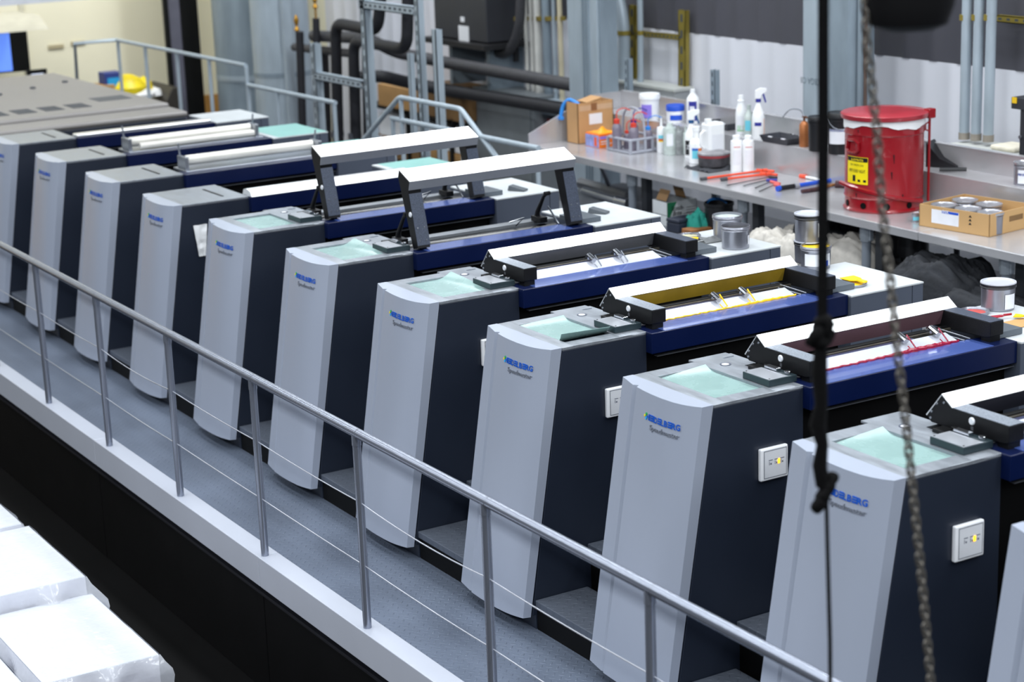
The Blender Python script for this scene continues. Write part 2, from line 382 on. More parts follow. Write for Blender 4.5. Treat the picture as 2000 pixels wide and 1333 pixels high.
ME['rodA'] = MB().tube([(-.30, .618, 1.418), (-.30, 1.62, 1.418)], .012, 10).mesh('rod', BLACK)
ME['rodB'] = MB().box(-.275, -.26, .618, 1.62, 1.405, 1.424).mesh('rail_bar', mat('rail_bronze', '#6c675e', 0.3, 0.7), 0.002)
ME['rodC'] = MB().box(-.245, -.22, .70, 1.35, 1.405, 1.424).mesh('ink_blade', mat('blade_slate', '#55597a', 0.3, 0.6), 0.002)
ME['trough'] = MB().prism([(-.205, 1.428), (-.108, 1.402), (-.110, 1.398), (-.207, 1.424)], 'y', .56, 1.53).mesh('ink_trough', mat('trough_white', '#c3c7d2', 0.3, 0.3, 0.06, 6))
ME['knob'] = MB().lathe([(.016, 0), (.016, .004), (.013, .007)], n=16, M=Matrix.Rotation(PI / 2, 4, 'X')).mesh('knob', mat('knob_pale', '#dfe2e8', 0.35, 0.2))
ME['tagp'] = MB().box(-.007, .007, -.001, 0, -.016, 0).mesh('tag_plate', mat('tag_dull', '#4a4c52', 0.5))
bo = MB()
for q in ((-.40, 1.50), (-.43, 1.46), (-.435, 1.432), (-.36, 1.513)):
    bo.lathe([(.006, 0), (.005, .004)], (q[0], .533, q[1]), 8, M=Matrix.Rotation(PI / 2, 4, 'X'))
ME['bolts'] = bo.mesh('bolts', STEEL)
# agitators
def agitator():
    b = MB(); b.mat(0); b.tube([(-.245, 0, 1.455), (-.222, 0, 1.462)], .006, 8); b.tube([(-.222, 0, 1.462), (-.165, 0, 1.440)], [.014, .016], 10)
    b.box(-.235, -.205, -.018, .018, 1.437, 1.452); b.tube([(-.19, .022, 1.456), (-.165, .022, 1.440)], .004, 6)
    b.mat(1); b.tube([(-.19, .022, 1.462), (-.125, .022, 1.412)], .0038, 6); b.tube([(-.14, -.015, 1.425), (-.122, -.006, 1.407)], .003, 6)
    return b
for c_ in INKS: ME['agit_' + c_] = agitator().mesh('agitator', [CHROME, INKS[c_] if c_ in ('yellow', 'magenta') else STEEL])
def ink_bead(c_, rbase, clot, seed):
    rnd = random.Random(seed); pts = []; rs = []
    for q in range(70):
        t = q / 69; pts.append((-.112 + .004 * math.sin(q * 1.7) + rnd.uniform(-.002, .002), .575 + .955 * t, 1.405 + rnd.uniform(0, .002)))
        rs.append(rbase * (0.7 + rnd.random() * .5) * (1 + clot * math.exp(-((t - .75) / .22) ** 2)))
    return MB().tube(pts, rs, 7).mesh('ink', INKS[c_])
ME['bead_yellow'] = ink_bead('yellow', .004, 1.1, 3); ME['bead_magenta'] = ink_bead('magenta', .006, 1.3, 5)
ME['guide'] = MB().tube([(-.28, 1.56, 1.425), (-.10, 1.59, 1.408)], .004, 6).tube([(-.26, 1.53, 1.415), (-.10, 1.555, 1.405)], .004, 6).mesh('guide_rods', STEEL)
# hood, open
oarm = [(-.066, 1.402), (-.004, 1.415), (-.088, 1.735), (-.085, 1.760), (-.070, 1.808), (-.196, 1.862), (-.214, 1.817)]
for s_, (a, c) in (('L', (.533, .618)), ('R', (1.620, 1.705))):
    ME['oarm' + s_] = MB().prism(oarm, 'y', a, c).mesh('arm', BLACKP, 0.003)
    ux = Vector((-.084, 0, .32)).normalized()
    p0 = Vector((-.006, 0, 1.432)); p1 = Vector((-.0865, 0, 1.735)); nn = Vector((.003, 0, .0008))
    ME['oplate' + s_] = MB().loft([[Vector((p0.x, a, p0.z)), Vector((p0.x, c, p0.z)), Vector((p0.x, c, p0.z)) + nn, Vector((p0.x, a, p0.z)) + nn],
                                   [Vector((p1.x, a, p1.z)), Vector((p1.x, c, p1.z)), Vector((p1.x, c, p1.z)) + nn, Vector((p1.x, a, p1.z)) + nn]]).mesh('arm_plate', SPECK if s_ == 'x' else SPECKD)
ME['ohood'] = MB().mat(0).prism([(-.197, 1.869), (-.064, 1.812), (-.068, 1.808), (-.197, 1.864)], 'y', .532, 1.706).mat(1).prism([(-.064, 1.812), (-.081, 1.757), (-.086, 1.758), (-.069, 1.809)], 'y', .532, 1.706).mat(1).prism([(-.197, 1.869), (-.216, 1.817), (-.212, 1.815), (-.193, 1.864)], 'y', .532, 1.706).mesh('hood_cover', [WHITEALU, mat('hood_front', '#8d9199', 0.35, 0.3, 0.05, 4)])
bo = MB()
for yy in (.552, .598, 1.64, 1.685):
    for zz in (1.46, 1.535): bo.lathe([(.006, 0), (.005, .005)], (-.006 - (zz - 1.432) * .263, yy, zz), 8, M=Matrix.Rotation(PI / 2, 4, 'Y'))
ME['obolts'] = bo.mesh('bolts', STEEL)
ME['roller'] = MB().tube([(-.27, .60, 1.335), (-.27, 1.66, 1.335)], .052, 20).mesh('roller', mat('roller_black', '#0a0b0f', 0.22, 0.2))
ME['railtop'] = MB().box(-.415, -.335, .56, 1.70, 1.375, 1.397).mesh('rail_bar', mat('rail_grey', '#8b9096', 0.35, 0.5), 0.002)
def lever(y):
    return MB().tube([(-.335, y, 1.40), (-.325, y, 1.455), (-.245, y, 1.565), (-.205, y, 1.590)], [.022, .016, .011, .011], 10).lathe([(.014, -.02), (.014, .02)], (-.205, y, 1.590), 10, M=Matrix.Rotation(PI / 2, 4, 'X')).box(-.36, -.25, y - .03, y + .025, 1.395, 1.43).mesh('lever', BLACKP, 0.002)
ME['leverL'] = lever(.575); ME['leverR'] = lever(1.575)
ME['strut'] = MB().tube([(-.24, 1.60, 1.50), (-.12, 1.60, 1.405)], .006, 8).tube([(-.30, 1.35, 1.42), (-.24, 1.42, 1.45), (-.26, 1.37, 1.40)], .004, 6).mesh('gas_strut', CHROME)
# far units
ME['cover_round'] = MB().prism([(.045, 1.40), (.03, 1.425), (0, 1.442), (-.05, 1.448), (-.09, 1.438), (-.11, 1.40)], 'y', .50, 1.75).mesh('roller_cover', WHITEALU, smooth=60)
ME['cover_flat'] = MB().box(-.10, .02, .50, 1.72, 1.40, 1.425).mesh('bar_cover', WHITEALU, .008)
RUB = mat('roller_cream', '#d8d6cf', 0.3, 0.1, 0.10, 5)
ME['far_roller'] = MB().tube([(-.20, .60, 1.468), (-.20, 1.66, 1.468)], .036, 18).mesh('roller', RUB)
ME['far_roller2'] = MB().tube([(-.12, .66, 1.435), (-.12, 1.66, 1.435)], .026, 16).mesh('roller', RUB)
ME['far_bed'] = MB().box(-.33, -.06, .55, 1.72, 1.385, 1.405).mesh('roller_bed', STEEL, 0.003)
ME['bracket'] = MB().box(-.25, -.09, .555, .585, 1.40, 1.505).tube([(-.21, .565, 1.50), (-.205, .555, 1.60)], .008, 8).mesh('end_bracket', STEEL, 0.004)
ME['bracket2'] = MB().box(-.25, -.09, 1.665, 1.695, 1.40, 1.505).tube([(-.21, 1.69, 1.50), (-.205, 1.70, 1.58)], .008, 8).mesh('end_bracket', STEEL, 0.004)
# rear boxes
ME['rear'] = MB().box(-.56, .07, 1.749, 2.172, 0, 1.390).mesh('rear_box', DARKREAR, 0.003)
ME['rear_end'] = MB().box(-.56, .07, 2.176, 2.25, 0, 1.390).mesh('rear_end_panel', DARKREAR, 0.003)
ME['rear_top'] = MB().box(-.562, .072, 1.75, 2.252, 1.390, 1.400).mesh('rear_top', WTOP, 0.002)
ME['rear_sheet'] = MB().box(-.555, .065, 1.80, 2.245, 1.400, 1.402).mesh('teal_sheet', MATT)
ME['rear_pad'] = MB().box(-.25, -.03, 1.69, 1.86, 1.402, 1.433).mesh('rear_pad', mat('pad_grey', '#5e666e', 0.4, 0.3), 0.002)
# control panels
ME['cp'] = MB().box(0, .022, .242, .394, 1.008, 1.156).mesh('control_panel', WHITE, 0.006)
ME['cp_face'] = MB().box(.022, .0228, .262, .382, 1.022, 1.142).mesh('panel_face', mat('cp_face', '#d5d8de', 0.35))
ME['cp_gap'] = MB().box(.0215, .0224, .258, .386, 1.018, 1.146).mesh('panel_joint', mat('cp_joint', '#70757f', 0.5))
bt = MB()
for q in range(3):
    yy = .285 + q * .032
    bt.box(.0228, .0232, yy, yy + .022, 1.098 + q * .0, 1.1015).box(.0228, .0231, yy + .002, yy + .005, 1.078, 1.094).box(.0228, .0231, yy + .009, yy + .016, 1.079, 1.087)
ME['cp_btn'] = bt.mesh('button_marks', mat('cp_mark', '#545a6a', 0.5))
ME['cp_lamp'] = MB().box(.0228, .026, .335, .346, 1.078, 1.100).mesh('indicator_lamp', AMBER, 0.001)

DESC = {-1: 'silver and charcoal press unit cut off by the right edge of the picture',
        0: 'nearest full press unit, behind the lower end of the hanging strap',
        1: 'press unit with a bead of magenta ink under its white hood',
        2: 'press unit with yellow ink under its white hood',
        3: 'press unit with low closed white hood and no ink colour, left of the yellow one',
        4: 'press unit with raised white hood, the nearer of the two raised hoods',
        5: 'press unit with raised white hood, the farther of the two raised hoods',
        6: 'press unit with a rounded white bar on its blue beam, behind the raised hoods',
        7: 'press unit carrying one large pale roller in end brackets',
        8: 'press unit carrying a pair of pale rollers',
        9: 'farthest press unit, flat white bar on its beam, beside the grey housing'}
COLR = {-1: 'black', 0: 'black', 1: 'magenta', 2: 'yellow', 3: 'grey'}
MATK = {-1: 'flat', 0: 'left', 1: 'left', 2: 'both', 3: 'rear', 4: 'rear', 5: 'flat'}
AG = {1: (1.25, 1.45), 2: (1.07, 1.25), 3: (1.10, 1.28), 0: (1.2, 1.4), -1: (1.2, 1.4)}
for i in range(-1, 10):
    u = thing('press_unit', DESC[i], 'printing press', (-1.2 * i, 0, 0), 0, 'units of the printing press')
    obj('body', ME['body'], u, label='charcoal side casing'); fp = obj('front_panel', ME['front_panel'], u, label='silver leaning front panel')
    obj('lettering', ME['lettering'], fp, label='blue raised lettering'); obj('emblem_dots', ME['emblem'], fp, label='yellow, green and blue dots'); obj('model_lettering', ME['script'], fp, label='chrome script lettering')
    obj('machine_core', ME['core'], u)
    if i < 6:
        tp = obj('top_plate', ME['top_frame'], u); obj('mat_tray', ME['mat_tray'], tp); obj('glass_mat', ME['mat_' + MATK[i]], tp, label='pale teal mat in the top')
        obj('badge', ME['badge'], tp); obj('cover_plate', ME['plateA'], u); obj('cover_plate', ME['plateB'], u)
        pd = obj('pad', ME['pad'], u); obj('pad_top', ME['pad_top'], pd); obj('latch', ME['pad_latch'], pd); obj('screws', ME['pad_screw'], pd)
        obj('linkage', ME['pad_link'], u)
        obj('rear_pad', ME['rear_pad'], u)
    else:
        tp = obj('top_plate', ME['top_solid'], u); obj('slot', ME['slot'], tp)
    bm_ = obj('beam', ME['beam'], u, label='deep blue cross beam'); obj('edge_strip', ME['edge'], u)
    if i < 6: obj('beam_film', ME['beam_film'], bm_)
    if i < 4:
        c_ = COLR[i]
        h = obj('hood_cover', ME['hood'], u, label='white bent metal hood')
        for s_ in 'LR':
            ar = obj('arm', ME['arm' + s_], u, label='black hood arm'); obj('arm_plate', ME['armtop' + s_], ar); obj('arm_foot', ME['armfoot' + s_], ar)
            if s_ == 'L':
                obj('knob', ME['knob'], ar, (-.200, .533, 1.474), label='silver round knob'); obj('tag_plate', ME['tagp'], ar, (-.20, .533, 1.452)); obj('bolts', ME['bolts'], ar)
        obj('inner_plate', ME['inner_' + c_], h)
        obj('rod', ME['rodA'], u); obj('rail_bar', ME['rodB'], u); obj('ink_blade', ME['rodC'], u); tr = obj('ink_trough', ME['trough'], u)
        obj('guide_rods', ME['guide'], u)
        for yy in AG[i]: obj('agitator', ME['agit_' + c_], u, (0, yy, 0))
        if c_ in ('yellow', 'magenta'): obj('ink', ME['bead_' + c_], tr, label=c_ + ' ink')
    elif i < 6:
        h = obj('hood_cover', ME['ohood'], u, label='raised white metal hood')
        for s_ in 'LR':
            ar = obj('arm', ME['oarm' + s_], u, label='black upright hood arm'); obj('arm_plate', ME['oplate' + s_], ar)
            if s_ == 'L': obj('knob', ME['knob'], ar, (-.075, .533, 1.612), label='silver round knob'); obj('bolts', ME['obolts'], ar)
        obj('roller', ME['roller'], u); obj('rail_bar', ME['railtop'], u); obj('lever', ME['leverL'], u); obj('lever', ME['leverR'], u); obj('gas_strut', ME['strut'], u)
    elif i == 6: obj('roller_cover', ME['cover_round'], u, label='rounded white bar')
    elif i == 9: obj('bar_cover', ME['cover_flat'], u, label='flat white bar')
    else:
        obj('roller_bed', ME['far_bed'], u); obj('roller', ME['far_roller'], u); obj('end_bracket', ME['bracket'], u); obj('end_bracket', ME['bracket2'], u)
        if i == 8: obj('roller', ME['far_roller2'], u)
    obj('rear_box', ME['rear'], u); obj('rear_end_panel', ME['rear_end'], u); rt = obj('rear_top', ME['rear_top'], u)
    if i in (6, 7, 8): obj('teal_sheet', ME['rear_sheet'], rt, label='pale teal sheet')
    if i in (-1, 0, 1, 2, 3, 4):
        cp = obj('control_panel', ME['cp'], u, label='white control panel'); obj('panel_joint', ME['cp_gap'], cp); obj('panel_face', ME['cp_face'], cp)
        obj('button_marks', ME['cp_btn'], cp); obj('indicator_lamp', ME['cp_lamp'], cp, label='glowing amber lamp')

# big flat housing beyond the last unit
t = thing('delivery_housing', 'large flat grey machine housing with vents at the far end of the press', 'housing', (-13.5, 0.9, 0))
HG = mat('housing_grey', '#8b8886', 0.45, 0.2, 0.05, 2)
t.location = (0, 0, 0)
bx('casing', DARK, (-15.3, -11.56, 0.02, 1.80, 0, 1.36), t, .01)
bx('top_cover', HG, (-15.3, -12.0, 0.0, 1.82, 1.36, 1.44), t, .02)
bx('side_cover', HG, (-11.98, -11.55, 0.0, 1.82, 1.36, 1.41), t, .02)
vm = mat('vent_dark', '#4f5257', 0.6)
for q in range(4):
    b = MB()
    for r in range(9): b.box(-12.62 + .035 * r, -12.60 + .035 * r, .22 + q * .26, .40 + q * .26, 1.44, 1.444)
    obj('vent', b.mesh('vent', vm), t)
bx('vent', vm, (-12.9, -12.6, 1.35, 1.68, 1.44, 1.443), t)
for q in range(4): obj('catch', MB().lathe([(.03, 1.44), (.03, 1.455), (.015, 1.46)], (-13.6 - .25 * q, .35 + .42 * q, 0), 12).mesh('catch', vm), t)
# ------------------------------------------------------------ hall shell behind the press
WALLW = mat('wall_white', '#dcdee6', 0.55, 0.0, 0.03, 1.2)
WALLD = mat('wall_slate', '#4a4a52', 0.6, 0.0, 0.05, 1.2)
CREAM = mat('wall_cream', '#f0ecd6', 0.6, 0.0, 0.02, 1.0)
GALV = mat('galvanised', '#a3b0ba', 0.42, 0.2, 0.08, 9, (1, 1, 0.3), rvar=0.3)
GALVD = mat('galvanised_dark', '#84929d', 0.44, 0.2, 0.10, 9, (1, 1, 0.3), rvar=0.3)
CONC = mat('concrete_rear', '#55585e', 0.6, 0, 0.15, 2)
BZ = 1.2                                                   # bench height
WY = 5.6
struct('floor_rear', MB().box(-22, 4, 2.3, 6.2, -0.10, 0.0).mesh('floor_rear', CONC), 'dark floor behind the press')
struct('floor_deck', MB().box(-8.6, 0.5, 2.45, 4.60, 0.0, 0.80).mesh('floor_deck', mat('deck_metal', '#6f7278', 0.4, 0.4, 0.2, 3), .01), 'low metal service deck between the press and the bench')
wr = thing('wall_rear', 'ribbed metal rear wall, white below and slate grey above', None); wr['kind'] = 'structure'
def rib_profile(x0, x1):
    pts = []; x = x0
    while x < x1:
        pts += [(x, 0), (x + .20, 0), (x + .215, -.006), (x + .285, -.006), (x + .30, 0)]; x += .30
    return pts
def ribbed(name, mt, x0, x1, z0, z1, parent):
    P = rib_profile(x0, x1); n = len(P)
    v = [Vector((x, WY + y, z0)) for x, y in P] + [Vector((x, WY + y, z1)) for x, y in P]
    return obj(name, MB().add(v, [(i, i + 1, n + i + 1, n + i) for i in range(n - 1)]).mesh(name, mt, solid=.004), parent)
ribbed('lower_sheet', WALLW, -16.4, 3.5, -0.1, 1.98, wr)
ribbed('upper_sheet', WALLD, -12.4, 3.5, 1.98, 7.0, wr)
ribbed('upper_sheet', WALLW, -16.4, -12.4, 1.98, 7.0, wr)
wc = struct('wall_cream', MB().box(-19.1, -19.0, -8, 6.3, -0.72, 6.0).box(-19.0, -16.4, WY, WY + .08, -0.72, 6.0).mesh('wall_cream', CREAM), 'cream painted end wall of the lit room')
bx('base_strip', mat('base_orange', '#b98a4a', 0.6), (-19.0, -18.98, -8, 5.5, -0.72, 0.52), wc)
ct = bx('conduit', mat('conduit_cream', '#d2cfbd', 0.5), (-19.0, -18.96, 2.63, 2.68, 0.6, 5), wc)
zc = X(60, 6, -16.5).z
struct('ceiling', MB().box(-16.6, -16.4, -8, 2.9, zc, zc + .35).mesh('ceiling', mat('ceiling_white', '#cfd2da', 0.6)), 'edge of a white lowered ceiling at the far end')

def strut(name, a, b, wd, mt, parent, dp=None, holes=True):
    """perforated channel bar between two points, upright or level"""
    a = Vector(a); b = Vector(b); d = (b - a).normalized(); dp = dp or wd
    side = Vector((1, 0, 0)) if abs(d.z) > .7 else Vector((0, 0, 1))
    fr = Vector((0, 1, 0)); h = wd / 2
    m = MB(); t = wd * .12
    for o1, o2, q1, q2 in ((-h, h, 0, t), (-h, -h + t, 0, dp), (h - t, h, 0, dp)):
        v = [p + side * s_ + fr * f for p in (a, b) for s_, f in ((o1, q1), (o2, q1), (o2, q2), (o1, q2))]
        m.add(v, [(0, 1, 2, 3), (4, 7, 6, 5), (0, 4, 5, 1), (1, 5, 6, 2), (2, 6, 7, 3), (3, 7, 4, 0)])
    if holes:
        m.mat(1); n = int((b - a).length / (wd * 1.3))
        for q in range(n):
            c = a + d * ((q + .5) * (b - a).length / n)
            v = [c + side * s_ * wd * .16 + d * e * wd * .34 - fr * .0006 for s_, e in ((-1, -1), (1, -1), (1, 1), (-1, 1))]
            m.add(v, [(0, 1, 2, 3)])
    return obj(name, m.mesh(name, [mt, mat('slot_dark', '#3a424a', 0.7)]), parent)

# upright columns by the wall
t = thing('steel_column', 'galvanised steel column with a channel groove left of the bench', 'column', (0, 0, 0))
p = Y(1112, 180, 4.85); q_ = Y(1188, 180, 4.85); x0, x1 = p.x, q_.x - .16
bx('shaft', GALV, (x0, x1, 4.85, 5.07, 0, 6.5), t, .006)
for k_ in range(3): bx('groove', GALVD, (x0 + .52 * (x1 - x0) + k_ * .045, x0 + .52 * (x1 - x0) + k_ * .045 + .02, 4.838, 4.85, 0, 6.5), t, .002)
bx('side_channel', GALVD, (x1 + .002, x1 + .03, 4.87, 5.05, 0, 6.5), t)
t = thing('steel_column', 'wide galvanised column with stencilled letters behind the hanging strap', 'column', (0, 0, 0))
p = Y(1563, 200, 5.05); q_ = Y(1680, 200, 5.05); xm = p.x + .235
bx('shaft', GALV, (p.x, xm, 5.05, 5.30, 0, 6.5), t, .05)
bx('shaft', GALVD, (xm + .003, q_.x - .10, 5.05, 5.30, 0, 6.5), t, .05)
bx('side_channel', GALVD, (q_.x - .07, q_.x - .03, 5.08, 5.16, 0, 6.5), t)
bx('cable', mat('cable_brown', '#5c4a42', 0.6), (q_.x - .02, q_.x + .0, 5.10, 5.12, 0, 6.5), t)
lp = Y(1563, 150, 5.049)
text_on('stencil', 'CBGA C8', .24, mat('stencil_ink', '#64717b', 0.7), t, (lp.x + .245, 5.0495, lp.z), (-1, 0, 0), (0, 0, -1), hscale=.07, extrude=.001)
t = thing('round_duct', 'left one of two big galvanised round ducts', 'duct'); a = Y(478, 100, 4.6)
obj('shaft', MB().lathe([(.36, -.6), (.36, 6)], (a.x, 4.6, 0), 24).mesh('shaft', GALVD), t); obj('seam', MB().lathe([(.366, 1.0), (.366, 1.06)], (a.x, 4.6, 0), 24).mesh('seam', GALV), t)
t = thing('round_duct', 'right one of two big galvanised round ducts', 'duct'); a = Y(550, 100, 4.55)
obj('shaft', MB().lathe([(.335, -.6), (.335, 6)], (a.x, 4.55, 0), 24).mesh('shaft', GALV), t); obj('seam', MB().lathe([(.341, 1.15), (.341, 1.2)], (a.x, 4.55, 0), 24).mesh('seam', GALVD), t)
bx('side_channel', GALV, (a.x + .36, a.x + .43, 4.4, 4.5, -.6, 6), t)
t = thing('steel_beam_column', 'black steel beam column before the cream wall', 'column')
bx('flange', BLACK, (-17.55, -17.50, 4.18, 4.40, -.72, 5), t); bx('flange', BLACK, (-17.55, -17.50, 3.96, 4.02, -.72, 5), t); bx('web', mat('web_grey', '#5b5c6b', 0.5), (-17.56, -17.54, 4.02, 4.18, -.72, 5), t)

# strut frame, black insulated pipes
FY = 3.6
t = thing('strut_rack', 'galvanised perforated strut frame before the black pipes', 'rack')
strut('upright', (Y(702, -60, FY).x, FY, 0.0), Y(702, -60, FY), .085, GALV, t); strut('upright', (Y(608, 85, FY).x, FY, 0.0), Y(608, 85, FY), .085, GALV, t)
strut('upright', (Y(808, -60, FY).x, FY, 0.0), Y(808, -60, FY), .065, GALV, t); strut('crossbar', Y(612, 148, FY), Y(704, 166, FY), .075, GALV, t)
strut('crossbar', Y(700, 8, FY), Y(806, 22, FY), .075, GALV, t); strut('upright', Y(806, 290, FY + .05), Y(797, 105, FY + .05), .05, GALV, t, holes=False)
t = thing('strut_post', 'single galvanised strut post right of the strut frame', 'post'); q1 = Y(846, 58, FY); strut('upright', (q1.x, FY, 0.0), q1, .07, GALV, t, holes=False)
PIPE = mat('pipe_insulation', '#1b1c22', 0.62, 0.0, 0.25, 20, bump=0.2, bs=40)
PIPEG = mat('pipe_grey', '#3b3b3f', 0.6, 0.0, 0.2, 20, bump=0.2, bs=40)
def bent(pts, r):
    out = []
    P = [Vector(p) for p in pts]
    for i, p in enumerate(P):
        if 0 < i < len(P) - 1:
            a = (P[i - 1] - p); b = (P[i + 1] - p); l = min(r, a.length * .45, b.length * .45)
            A = p + a.normalized() * l; B = p + b.normalized() * l
            for k_ in range(6):
                s_ = k_ / 5; out.append(A * (1 - s_) ** 2 + p * 2 * s_ * (1 - s_) + B * s_ * s_)
        else: out.append(p)
    return out
def pipe(label, pix, y, rpx, mt=None, r=.12, name='insulated_pipe', cat='pipe', extra=None):
    pts = [Y(a, b, y) if not isinstance(y, (list, tuple)) else Y(a, b, y[k_]) for k_, (a, b) in enumerate(pix)]
    rad = S(rpx, pts[0])
    if pts[0].z < .9 and pix[0][1] > 300: pts[0] = Vector((pts[0].x, pts[0].y, 0.0))
    tt = thing(name, label, cat, group='black insulated pipes' if cat == 'pipe' else None)
    obj('run', MB().tube(bent(pts, r), rad, 14).mesh('run', mt or PIPE), tt)
    for q in (extra or []):
        c = Y(q[0], q[1], y); obj('collar', MB().lathe([(rad * 1.25, -.03), (rad * 1.25, .03)], c, 14).mesh('collar', STEEL), tt)
    return tt
pipe('black insulated pipe rising to an upper elbow and turning up again, tallest loop', [(660, 330), (655, 45), (738, 60), (746, -40)], 4.1, 11, r=.16, extra=[(659, 262)])
pipe('black insulated pipe rising behind the tall strut and looping up beside it', [(694, 330), (690, 78), (795, 97), (797, -40)], 4.0, 11, r=.16, extra=[(693, 265)])
pipe('thin black pipe standing left of the strut rack with a brass valve', [(592, 320), (585, 62)], 4.2, 8, extra=None)
obj('valve', MB().lathe([(.02, 0), (.03, .02), (.012, .06), (.03, .12), (.01, .18)], Y(580, 62, 4.2), 10).mesh('valve', mat('brass', '#b98a35', 0.3, 0.8)), bpy.data.objects['insulated_pipe.002'])
pipe('black vertical pipe topped by a thin valve stem, in the strut rack', [(625, 320), (617, 36)], 4.3, 7)
obj('valve', MB().lathe([(.012, 0), (.012, .10), (.03, .12), (.012, .16), (.03, .2), (.01, .24)], Y(617, 36, 4.3), 10).mesh('valve', mat('brass', '#b98a35', 0.3, 0.8)), bpy.data.objects['insulated_pipe.003'])
pipe('black level pipe joining the uprights, upper one', [(612, 70), (720, 75), (770, 102), (870, 122), (1128, 168)], [4.4, 4.4, 4.7, 4.95, 4.95], 11, PIPEG)
pipe('black level pipe joining the uprights at the left, lower one', [(575, 92), (690, 105)], 4.45, 8, PIPEG)
pipe('lower long black pipe running level to the steel column', [(700, 152), (742, 148), (800, 162), (870, 176), (1128, 217)], [4.2, 4.3, 4.7, 4.95, 4.95], 12)
pipe('short black pipe standing between the strut uprights', [(640, 330), (633, 100)], 4.5, 9)
pipe('black pipe standing right of the strut upright', [(716, 330), (714, 85)], 4.3, 8)
# handrails at the rear of the press
def handrail(label, chains, posts, r=.022):
    tt = thing('stair_handrail', label, 'handrail', group='galvanised handrails behind the press')
    for ch in chains: obj('rail', MB().tube(bent([Y(a, b, 3.0) for a, b in ch], .05), r, 10).mesh('rail', GALV), tt)
    for a, b, c in posts:
        p = Y(a, b, 3.0); obj('post', MB().tube([p, (p.x, p.y, 0.0)], r * .9, 10).mesh('post', GALV), tt)
    return tt
t = handrail('grey handrail running along the far left behind the press', [[(228, 78), (480, 128)]], [(230, 80, 0), (283, 90, 0), (345, 103, 0), (408, 115, 0), (481, 130, 0)])
obj('rail', MB().tube([Y(228, 78, 3.0), G(146, 85, 1.6), G(152, 175, 1.0)], .022, 10).mesh('rail', GALV), t)
handrail('lower grey handrail left of the strut rack', [[(484, 166), (655, 201)]], [(485, 168, 0), (541, 180, 0), (653, 203, 0)])
handrail('raised grey stair handrail sloping down at both ends', [[(700, 285), (780, 190), (900, 213), (985, 328)]], [(783, 195, 0), (901, 218, 0)])
handrail('low grey handrail reaching from the raised hoods to the bench', [[(765, 231), (1052, 290)]], [(767, 235, 0), (1050, 292, 0)])

# electrical gear on the rear wall left of the column
t = thing('transformer_box', 'dark grey transformer cabinet with a white label on a wall bracket', 'cabinet')
a = Y(850, 70, 5.1); b_ = Y(952, 85, 5.1)
DG = mat('cabinet_dark', '#2b2d33', 0.5); bx('casing', DG, (a.x, b_.x, 5.1, 5.5, a.z, 2.7), t, .01)
bx('shelf', mat('shelf_black', '#1a1a1d', 0.5), (a.x - .15, b_.x + .1, 5.0, 5.55, a.z - .06, a.z - .01), t)
c = Y(905, 70, 5.09); bx('label_plate', WHITE, (c.x - .1, c.x + .1, 5.092, 5.099, c.z - .1, c.z + .1), t); bx('label_plate', WHITE, (c.x - .05, c.x + .02, 5.092, 5.099, c.z + .14, c.z + .19), t)
bx('bracket', GALVD, (a.x + .1, a.x + .16, 5.2, 5.6, a.z - .5, a.z - .06), t); bx('bracket', GALVD, (b_.x - .2, b_.x - .14, 5.2, 5.6, a.z - .5, a.z - .06), t)
CW = mat('conduit_white', '#c9c9c4', 0.5); CB = mat('conduit_beige', '#c2b99e', 0.5)
for px, w_, y0, mt_, lb in ((975, 8, 330, CW, 'thick off-white conduit standing beside the transformer'), (1008, 6, 120, PIPE, 'black cable hanging right of the transformer'), (1034, 4, 240, CW, 'thin white conduit, leftmost of the group by the column'),
                            (1044, 4, 240, CW, 'thin white conduit, second of the group by the column'), (1056, 8, 240, CW, 'wide white conduit with a black upper end'), (1074, 9, 250, GALVD, 'large grey conduit with a brass clamp near the column'),
                            (1088, 4, 240, GALV, 'thin grey conduit next to the large grey one'), (1100, 5, 250, CB, 'beige conduit touching the steel column')):
    p = Y(px, y0, 5.45); tt = thing('wall_conduit', lb, 'conduit', group='conduits on the rear wall')
    obj('run', MB().tube([p, (p.x, 5.45, 4.5)], S(w_, p), 12).mesh('run', mt_), tt)
    cp_ = Y(px, 36, 5.45); obj('clamp', MB().lathe([(S(w_ * 1.15, p), -.02), (S(w_ * 1.15, p), .02)], cp_, 12).mesh('clamp', mat('clamp_brass', '#8a7a3c', 0.4, 0.5)), tt)
t = thing('wire_trough', 'long grey wire trough under the wall conduits', 'trough'); a = Y(985, 185, 5.3); b_ = Y(1112, 215, 5.3)
bx('casing', GALVD, (a.x, b_.x, 5.3, 5.55, a.z - .12, a.z), t, .005); bx('lid', GALV, (a.x, b_.x, 5.28, 5.56, a.z, a.z + .015), t)
t = thing('cable_loop', 'dark looping cable right of the transformer', 'cable')
obj('run', MB().tube(bent([Y(1018, -30, 5.3), Y(1015, 60, 5.3), Y(990, 110, 5.3), Y(955, 95, 5.3)], .3), .05, 10).mesh('run', PIPEG), t)
t = thing('electrical_cabinet', 'grey electrical cabinet standing below the long pipes', 'cabinet'); a = Y(925, 290, 5.2); b_ = Y(1040, 200, 5.2)
bx('casing', mat('cabinet_grey', '#6c7276', 0.5), (max(a.x, -12.2), b_.x, 5.2, 5.55, 0, b_.z + .05), t, .01); bx('door', mat('cabinet_grey', '#6c7276', 0.5), (max(a.x, -12.2) + .1, b_.x - .04, 5.185, 5.2, .1, b_.z - .05), t, .004)
c = Y(1053, 250, 5.18); bx('sign', mat('sign_red', '#b02a30', 0.5), (b_.x + .02, b_.x + .14, 5.35, 5.36, c.z - .04, c.z + .06), t)
